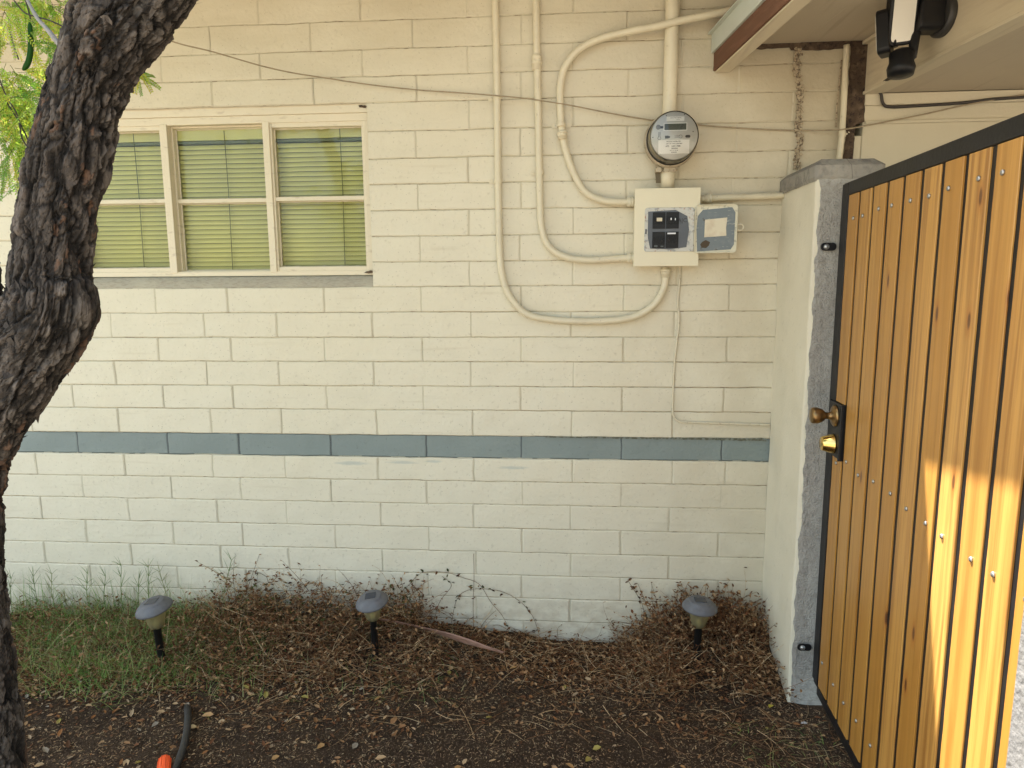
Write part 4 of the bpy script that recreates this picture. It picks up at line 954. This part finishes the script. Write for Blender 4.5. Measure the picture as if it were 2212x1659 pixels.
blob(35,95,28,14,9,-1.3,-1.1); blob(22,205,30,26,42,-1.30,-1.05); blob(60,225,18,24,24,-1.28,-1.05); blob(30,285,28,24,30,-1.3,-1.05); blob(75,265,12,18,9,-1.2,-1.05)
blob(15,160,18,16,18,-1.3,-1.05); blob(60,395,5,10,2,-1.25,-1.1); blob(35,335,16,14,8,-1.25,-1.1); blob(300,140,6,4,2,-1.22,-1.18, size=.7); blob(285,170,4,4,1,-1.22,-1.2, size=.6)
# the rest of the crown, above and left of the frame
for _ in range(12000):
    q = rr.random(); c = rr.choice([(-1.5,-1.3,2.75,.75,.5,.33), (-.8,-1.2,2.85,.45,.45,.28), (-2.2,-1.0,2.8,.6,.6,.4), (-1.15,-1.25,3.15,.6,.55,.3), (-.45,-1.15,3.0,.28,.3,.2)])
    p = Vector((rr.gauss(c[0], c[3]*.6), rr.gauss(c[1], c[4]*.6), rr.gauss(c[2], c[5]*.6)))
    v_ = p-CAM; dz_ = v_.dot(RZ)
    if p.x > .12: continue
    if p.z < 2.35: continue
    t_ = (p.y+1.18)/.277; hx_, hz_ = p.x+.35*t_, p.z-t_
    if hx_ < -1.10 and 1.45 < hz_ < 2.7: continue
    if dz_ > 0 and abs(v_.dot(RX)/dz_)*F < 1200 and v_.dot(RY)/dz_*F > -850: continue
    d = Vector((rr.uniform(-1,1), rr.uniform(-1,1), rr.uniform(-.6,.3))).normalized(); s_ = d.cross(Vector((0,0,1))).normalized(); Ln = rr.uniform(.05,.09); W_ = rr.uniform(.008,.014)
    c_ = rr.choice([(.10,.17,.03),(.14,.22,.04),(.08,.14,.03)])
    b.add([p, p+d*Ln*.5+s_*W_, p+d*Ln, p+d*Ln*.5-s_*W_], [(0,1,2,3)], 0, False, c_)
crown = b.build('crown', m_leaf, tree)

# ------------------------------------------------------------------ solar path lights
def path_light():
    root = empty('solar_path_light', (0,0,0), 'x', 'garden light', 'solar path lights along the wall')
    b = MB(); b.lathe([(.0135,-.03),(.0135,.0),(.0135,.148),(.016,.150),(.016,.154)], Matrix.Identity(4), 14); b.build('stake', m_stake, root)
    b = MB(); b.lathe([(.020,.150),(.026,.157),(.038,.205),(.043,.226)], Matrix.Identity(4), 28, capa=True, capb=False)
    b.build('lens', m_frost, root)
    b = MB(); b.lathe([(.004,.152),(.010,.156),(.012,.166),(.007,.178)], Matrix.Identity(4), 14); b.build('bulb', mk('lamp_core', (.7,.68,.5), .3, obj=True), root)
    b = MB(); b.lathe([(.036,.222),(.062,.221),(.0655,.225),(.064,.231),(.055,.243),(.044,.250),(.0435,.2525),(.040,.2555),(.012,.256)], Matrix.Identity(4), 36); cp_ = b.build('cap', m_cap, root)
    b = MB(); b.box((-.021,-.019,.2562), (.021,.019,.2575)); b.build('solar_cell', m_solar, cp_, bevel=.0005)
    return root
def copy_tree(o, parent=None):
    c = o.copy(); S.collection.objects.link(c); c.parent = parent
    for ch in [x for x in bpy.data.objects if x.parent == o]: copy_tree(ch, c)
    return c
pl0 = path_light()
lights = [((332,1305), -.34, (R(3), R(-1), 0), 'solar path light in the green grass, leftmost, cap tilted to the left', 1.06),
          ((803,1292), -.24, (R(4), R(-1), R(10)), 'solar path light with visible cell on its cap, beside the dry palm strip', 1.0),
          ((1512,1303), -.20, (R(2), R(1), 0), 'solar path light standing upright in dry weeds, nearest the pillar', 1.04)]
for i, (D_, yy, rot, lab, sc_) in enumerate(lights):
    o = pl0 if i == 0 else copy_tree(pl0)
    top = at(D_, y=yy)
    o.rotation_euler = rot; o.scale = (sc_,)*3
    from mathutils import Euler
    base = top - Euler(rot).to_matrix() @ Vector((0,0,.243*sc_))
    o.location = base; o['label'] = lab
    ch = [c_ for c_ in bpy.data.objects if c_.parent == o and c_.name.startswith('cap')][0]
    Rm_ = Euler(((R(5), R(-9), 0), (R(6), R(-8), 0), (0, R(2), 0))[i]).to_matrix(); pv = Vector((0,0,.225))
    ch.rotation_euler = Rm_.to_euler(); ch.location = pv - Rm_ @ pv

# ------------------------------------------------------------------ things on the ground
b = MB(); ctr = [at((818,1338), z=.13), at((880,1350), z=.12), at((950,1366), z=.10), at((1020,1388), z=.09), at((1088,1410), z=.075)]
ctr = [at((818,1338), y=-.13), at((880,1349), y=-.145), at((950,1367), y=-.17), at((1020,1389), y=-.20), at((1088,1410), y=-.225)]
cp_ = smooth_path(ctr, 8); n = len(cp_); vs = []
for i, p in enumerate(cp_):
    q = i/(n-1); hw = .005+.021*math.sin(min(1, q*1.15)*PI)**.8 if q < .87 else .004+.004*(1-q)/.13
    tw = .9*math.sin(q*5); up_ = Vector((0, -math.sin(.5+tw*.4), math.cos(.5+tw*.4)))
    for s_, h_ in ((-1,0),(-.4,.003),(0,.001),(.4,.003),(1,0)): vs.append(p+up_*hw*s_+Vector((0,-.003,0))*h_*300*.003)
    for s_ in (1,-1): vs.append(p+up_*hw*s_+Vector((0,.0025,-.001)))
m = 7; b.add(vs, [(j*m+k, j*m+(k+1) % m, (j+1)*m+(k+1) % m, (j+1)*m+k) for j in range(n-1) for k in range(m)], 0, True)
tag(b.build('palm_strip', m_palm, None, loc=cp_[0]), 'long twisted strip of dry reddish palm sheath on the weeds', 'palm strip')
b = MB(); hp_ = smooth_path([at((404,1526), z=-.005), at((406,1545), z=.016), at((404,1575), z=.020), at((397,1610), z=.020), at((385,1645), z=.020), at((366,1680), z=.018), at((330,1740), z=.018)], 6)
b.tube(hp_, .0118, 12); tag(b.build('garden_hose', m_hose, None, loc=hp_[0]), 'short visible length of black hose coming out of the soil', 'hose')
oc = at((353,1650), z=.028); b = MB(); ax = (at((350,1700), z=.02)-at((357,1636), z=.03)).normalized(); Mo = frame(at((356,1639), z=.03), (1,0,0), ax)
prof = [(.008,-.004),(.015,.0),(.0182,.006),(.0192,.02),(.0186,.05),(.0198,.09)]
b.lathe(prof, Mo, 20); 
for k in range(10):
    a_ = 2*PI*k/10; b.tube([Mo @ Vector((.0190*math.cos(a_), .0190*math.sin(a_), h_)) for h_ in (.006,.085)], .0016, 5)
tag(b.build('hose_nozzle', m_orange, None, loc=oc), 'bright orange ribbed plastic nozzle at the bottom edge beside the hose', 'nozzle')
b = MB(); c0 = at((240,1664), z=.012); b.lathe([(.004,.004),(.014,.0),(.016,-.012),(.012,-.02)], frame(c0, (1,0,0), (0,0,1)), 14)
tag(b.build('plastic_cap', m_stake, None, loc=c0), 'small round black plastic cap in the soil left of the orange nozzle', 'cap')

def leafquad(b, p, size, col, rr, flat=.5, asp=.45, curl=.3):
    a_ = rr.uniform(0, 2*PI); d = Vector((math.cos(a_), math.sin(a_), rr.uniform(-flat, flat))).normalized()
    s_ = d.cross(Vector((rr.uniform(-flat,flat), rr.uniform(-flat,flat), 1))).normalized(); n_ = s_.cross(d)
    W_ = size*asp*.5; c = size*curl
    vs = [p, p+d*size*.30+s_*W_+n_*c*.25, p+d*size*.7+s_*W_*.8+n_*c*.3, p+d*size+n_*c*.1, p+d*size*.7-s_*W_*.8+n_*c*.35, p+d*size*.30-s_*W_+n_*c*.3, p+d*size*.5-n_*c*.15]
    b.add(vs, [(0,1,6),(1,2,6),(2,3,6),(3,4,6),(4,5,6),(5,0,6)], 0, False, col)
rr = random.Random(33)
LC = [(.24,.125,.055),(.14,.068,.032),(.32,.185,.09),(.09,.042,.02),(.42,.28,.15),(.17,.075,.035),(.28,.13,.05),(.36,.27,.17)]
# named single leaves the photo shows clearly
def one_leaf(D_, size, col, label):
    b = MB(); p = at(D_, z=.012+gh(*at(D_, z=0).xy)); leafquad(b, p, size, col, rr, .25, .6, .35); tag(b.build('fallen_leaf', m_litter, None, loc=p), label, 'leaf', 'single fallen leaves lying on the soil')
one_leaf((462,1543), .040, (.52,.33,.16), 'large tan curled leaf on the soil right of the black hose')
one_leaf((425,1568), .034, (.55,.42,.24), 'narrow pale leaf touching the right side of the black hose')
one_leaf((1668,1522), .030, (.48,.42,.06), 'bright yellow leaf at the foot of the pillar')
one_leaf((1745,1562), .026, (.45,.44,.42), 'crumpled whitish leaf on the soil below the pillar front')
one_leaf((975,1447), .032, (.38,.26,.14), 'pale crumpled leaf among dry twigs below the palm strip')

def gx():  return rr.uniform(-2.1, 1.45)
b = MB()
def cz(x, y): return gh(x, y)
for _ in range(7500):
    x = gx(); y = -abs(rr.gauss(0, .40))-.02
    if y < -1.15 or (x > 1.19 and y > -.39) : continue
    dens = 1.0 if x < -.2 else (.75 if y > -.35 else .28)
    if y < -.62: dens *= .8 if x < .1 else .45
    if rr.random() > dens: continue
    hh = rr.random()**2*.05*max(0, 1-abs(y+.12)/.3)*(gmound(x)/.07)
    leafquad(b, Vector((x, y, cz(x, y)+.003+hh)), rr.uniform(.008, .026)*(1.5 if rr.random() < .12 else 1), rr.choice(LC), rr, .45)
for _ in range(170):
    x = min(gx(), rr.uniform(-2.1, 1.4)); y = rr.uniform(-1.0, -.2); leafquad(b, Vector((x, y, cz(x, y)+.006)), rr.uniform(.016,.034), rr.choice([(.34,.28,.08),(.40,.24,.10),(.30,.26,.20),(.30,.16,.07),(.36,.23,.12),(.50,.36,.21)]), rr, .4, .6, .45)
tag(b.build('leaf_litter', m_litter), 'brown dead leaves scattered over the soil', 'leaf litter', kind='stuff')
b = MB()
for _ in range(26000):
    x = gx(); y = rr.uniform(-1.15, -.02)
    if x > 1.19 and y > -.39: continue
    if mn.noise(Vector((x*4, y*4, 5))) < -.12 and rr.random() < .6: continue
    Ln = rr.choice((rr.uniform(.003,.009), rr.uniform(.006,.02))); a_ = rr.uniform(0, 2*PI); d = Vector((math.cos(a_), math.sin(a_), rr.uniform(-.2,.3))); s_ = Vector((-d.y, d.x, 0))*rr.uniform(.0006,.0014)
    p = Vector((x, y, cz(x, y)+.002)); c = rr.choice([(.30,.21,.12),(.20,.13,.075),(.40,.31,.19),(.13,.08,.05),(.34,.22,.12)]); c = tuple(v*1.15 for v in c)
    m_ = p+d*Ln*.5+s_*rr.uniform(-2,2)
    b.add([p-s_, m_-s_, p+d*Ln, m_+s_, p+s_], [(0,1,3,4),(1,2,3)], 0, False, c)
tag(b.build('straw_bits', m_litter), 'tiny straw and leaflet bits covering the bare soil', 'straw', kind='stuff')

# dry twiggy weeds: tangled stems
b = MB()
def stem(b, p, d, Ln, r, col, bend=.5, seg=5, floor=True):
    pts = [p]; d = d.normalized(); cv = Vector((rr.uniform(-1,1), rr.uniform(-1,1), rr.uniform(-1,.4)))*bend
    for k in range(seg):
        d = (d+cv*(1/seg)).normalized(); q = pts[-1]+d*Ln/seg
        if q.y > -.004: q.y = -.004
        if floor: q.z = max(q.z, cz(q.x, q.y)+.002)
        pts.append(q)
    b.tube(pts, [r*(1-.6*i/seg) for i in range(seg+1)], 3, caps=False, smooth=False, col=col); return pts
TC = [(.25,.14,.065),(.16,.085,.04),(.42,.28,.145),(.09,.045,.022),(.56,.41,.24),(.20,.10,.045),(.13,.065,.03)]
def weedpatch(n, x0, x1, y0, y1, h, up, lf=.5):
    for _ in range(n):
        x = rr.uniform(x0, x1); y = rr.uniform(y0, y1)
        if any(abs(x-a_) < .055 and c_-.28 < y < c_+.02 for a_, c_ in ((-1.27,-.34),(-.40,-.24),(.93,-.20))): continue
        z = cz(x, y)+rr.uniform(0, h)*max(.1, 1-abs(y)/.45)
        c = rr.choice(TC); pts = stem(b, Vector((x, y, z)), Vector((rr.uniform(-1,1), rr.uniform(-.9,.7), rr.uniform(-.2, up))), rr.uniform(.05,.20), rr.uniform(.0006,.0015), c, .9)
        for q in pts[1:]:
            if rr.random() < lf: leafquad(b, q, rr.uniform(.009,.021), rr.choice(LC[:6]), rr, .9)
weedpatch(1500, -1.25, -.15, -.40, -.015, .11, .6, .8)
weedpatch(500, -1.1, -.2, -.16, -.015, .20, .9, .8)
weedpatch(700, -.15, .75, -.30, -.02, .03, .3)
weedpatch(1150, .62, 1.19, -.36, -.015, .11, .7, .75)
weedpatch(1500, -2.1, -1.15, -.48, -.02, .06, .5)
weedpatch(400, -.9, 1.15, -.62, -.25, .012, .1, .25)
weedpatch(120, .9, 1.4, -.95, -.45, .01, .2, .1)
tag(b.build('dry_weeds', m_litter), 'tangled brown dry weed stems heaped along the foot of the wall', 'dry weeds', kind='stuff')
# small bush mound behind the right light
b = MB()
def bush(b, cx, n, hmax, w_, cols, green=.0):
    for _ in range(n):
        x = rr.gauss(cx, w_); y = rr.uniform(-.14, -.012); hh = hmax*math.exp(-((x-cx)/(w_*1.3))**2)*rr.uniform(.35, 1.0)
        p = Vector((x, y, cz(x, y))); pts = stem(b, p, Vector((rr.uniform(-.5,.5), rr.uniform(-.1,.15), 1)), hh, rr.uniform(.0009,.0017), rr.choice(TC), .5, 6)
        for q in pts[2:]:
            for _k in range(2):
                if rr.random() < .75: leafquad(b, q, rr.uniform(.011,.023), rr.choice(cols), rr, .9, .5, .5)
for cx, n, hm, w_ in ((.80,120,.27,.08),(.95,150,.26,.09),(1.10,110,.21,.06)): bush(b, cx, n, hm, w_, LC[:6])
tag(b.build('dry_bush', m_litter, None, loc=(.9,-.05,.05)), 'brown withered bush behind the path light nearest the pillar', 'dry bush')
b = MB()
GL = [(.055,.065,.025),(.085,.10,.03),(.09,.055,.03),(.06,.035,.022),(.12,.14,.04)]
for cx, n, hm, w_ in ((-.97,50,.25,.07),(-.80,36,.20,.08),(-.62,40,.20,.08),(-.46,50,.25,.06),(-.32,34,.24,.05)): bush(b, cx, n, hm, w_, GL+LC[:3])
tag(b.build('wilted_plant', m_litter, None, loc=(-.6,-.05,.08)), 'half green wilted vine plant against the wall behind the middle light', 'plant')
def vine(pts_, label, ns=5):
    b = MB(); P = smooth_path([at(p, y=-.008-.006*(i % 2)) for i, p in enumerate(pts_)], 6); b.tube(P, .0009, 4, caps=False, col=(.17,.10,.06))
    for q in P[1::3]:
        if rr.random() < .8:
            for _ in range(rr.choice((1,2,3))): leafquad(b, q+Vector((rr.uniform(-.008,.008), -.004, rr.uniform(-.006,.01))), rr.uniform(.012,.021), rr.choice(GL[:4]+LC[:2]), rr, .9, .5, .5)
    tag(b.build('dry_vine', m_litter, None, loc=P[0]), label, 'vine', 'thin dry vines on the wall')
vine([(1023,1365),(1022,1300),(1024,1250),(1023,1196)], 'straight dry vine climbing the vertical joint at the middle of the wall')
vine([(860,1285),(885,1262),(910,1238),(960,1236),(1000,1248),(1035,1262),(1060,1300),(1085,1330),(1100,1360)], 'long arching vine stem right of the middle light')
vine([(975,1345),(985,1300),(1000,1280),(1030,1272),(1080,1277),(1120,1297),(1150,1330),(1165,1372)], 'second arching vine stem, lower and ending farther right')
vine([(935,1350),(950,1300),(975,1265),(955,1245)], 'short curled vine just left of the straight vertical vine')
vine([(1440,1345),(1400,1335),(1385,1300),(1370,1275),(1355,1252)], 'short vine stem reaching left from the withered bush')

# grass --------------------------------------------------------------
b = MB()
GC = [(.15,.31,.055),(.22,.36,.075),(.30,.37,.11),(.11,.22,.055),(.42,.41,.18),(.48,.41,.22),(.17,.31,.10)]
def blade(b, p, Ln, col, lean=.8, wd=.0016):
    a_ = rr.uniform(0, 2*PI); d = Vector((math.cos(a_)*lean, math.sin(a_)*lean*.8-.05, 1)).normalized(); pts = [p]; n = 4
    g_ = Vector((0,0,-1))*rr.uniform(.3,1.2)
    for k in range(n):
        d = (d+g_*.25).normalized(); q = pts[-1]+d*Ln/n
        if q.y > -.004: q.y = -.004
        q.z = max(q.z, cz(q.x, q.y)+.002); pts.append(q)
    s_ = Vector((-math.sin(a_), math.cos(a_), 0)); vs = []
    for i, q in enumerate(pts):
        wv = wd*(1-i/n*.9); vs += [q-s_*wv, q+s_*wv]
    b.add(vs, [(2*i, 2*i+1, 2*i+3, 2*i+2) for i in range(n)], 0, False, col)
for _ in range(7500):
    x = rr.gauss(-1.5, .33); y = -abs(rr.gauss(.0, .23))-.01
    if x > -.6 or x < -2.2 or y < -.55-.15*mn.noise(Vector((x*5,3,3))): continue
    k = mn.noise(Vector((x*6, y*6, 2)))
    if k < -.05 and rr.random() < .6: continue
    blade(b, Vector((x, y, cz(x, y))), rr.uniform(.03,.13), rr.choice(GC[:4] if k > .1 else GC), rr.uniform(.4,1.4), rr.uniform(.0007,.0014))
for _ in range(500):
    x = rr.uniform(-1.3, 0); y = rr.uniform(-.5, -.03); blade(b, Vector((x, y, cz(x, y))), rr.uniform(.03,.09), rr.choice(GC[2:6]), 1.2, .0009)
for _ in range(260):
    x = rr.uniform(.95, 1.38); y = rr.uniform(-1.0, -.5); blade(b, Vector((x, y, cz(x, y))), rr.uniform(.02,.06), rr.choice(GC[1:6]), 1.4, .0008)
for _ in range(700):
    x = rr.uniform(-2.1, -.85); y = -abs(rr.gauss(0, .04))-.008
    if mn.noise(Vector((x*9, 0, 2))) < -.15: continue
    blade(b, Vector((x, y, cz(x, y))), rr.uniform(.08,.22), rr.choice(GC), rr.uniform(.15,.6), rr.uniform(.0008,.0014))
for _ in range(1000):
    x = rr.gauss(-1.45, .3); y = rr.uniform(-.42, -.02)
    if x > -.8: continue
    blade(b, Vector((x, y, cz(x, y))), rr.uniform(.08,.16), rr.choice(GC[:3]+GC[4:5]), rr.uniform(.3,1.0), rr.uniform(.0008,.0013))
tag(b.build('grass', m_grass), 'green and straw coloured grass at the left foot of the wall', 'grass', kind='stuff')
# tall grass stalks with forked tips
def stalk(D0_, D1_, label):
    b = MB(); p0 = at(D0_, y=-.05); p1 = at(D1_, y=-.04); mid = (p0+p1)/2+Vector((rr.uniform(-.01,.01), -.01, 0))
    col = rr.choice([(.20,.28,.09),(.30,.32,.14),(.16,.24,.08)]); P = smooth_path([p0, mid, p1], 6)
    b.tube(P, .0013, 4, caps=False, col=col)
    for q, n_, L_ in ((.2,2,.08),(.4,3,.08),(.6,3,.07),(.8,4,.06),(1.0,4,.05)):
        o_ = P[int(q*(len(P)-1))]
        for k in range(n_):
            a_ = R(90+rr.uniform(-62,62)); d = Vector((math.cos(a_), rr.uniform(-.3,.1), math.sin(a_))); e_ = o_+d*L_*rr.uniform(.7,1.2)
            b.tube([o_, (o_+e_)/2+Vector((0,0,.002)), e_], [.0011,.0009,.0003], 3, caps=False, col=col)
    tag(b.build('grass_stalk', m_grass, None, loc=p0), label, 'grass stalk', 'tall grass stalks standing against the wall')
for D0_, D1_, lab in (((88,1320),(72,1245),'tall forked grass stalk nearest the trunk'), ((28,1330),(24,1250),'grass stalk partly behind the tree trunk at the left edge'), ((122,1320),(112,1240),'forked grass stalk second from the trunk, straw coloured'), ((197,1322),(190,1240),'forked grass stalk on the wall above the greenest grass'),
                     ((232,1330),(228,1245),'forked grass stalk just right of the greenest tuft'), ((268,1328),(262,1222),'tallest leaning grass stalk left of the leftmost light'), ((300,1325),(300,1250),'thin grass stalk directly left of the leftmost light cap'), ((322,1310),(320,1225),'grass stalk rising behind the leftmost light cap'),
                     ((370,1320),(345,1235),'grass stalk rising just right of the leftmost light'), ((152,1325),(140,1290),'shortest grass stalk between taller ones'), ((480,1310),(500,1210),'slender seed stalk rising from the wilted plant')):
    stalk(D0_, D1_, lab)
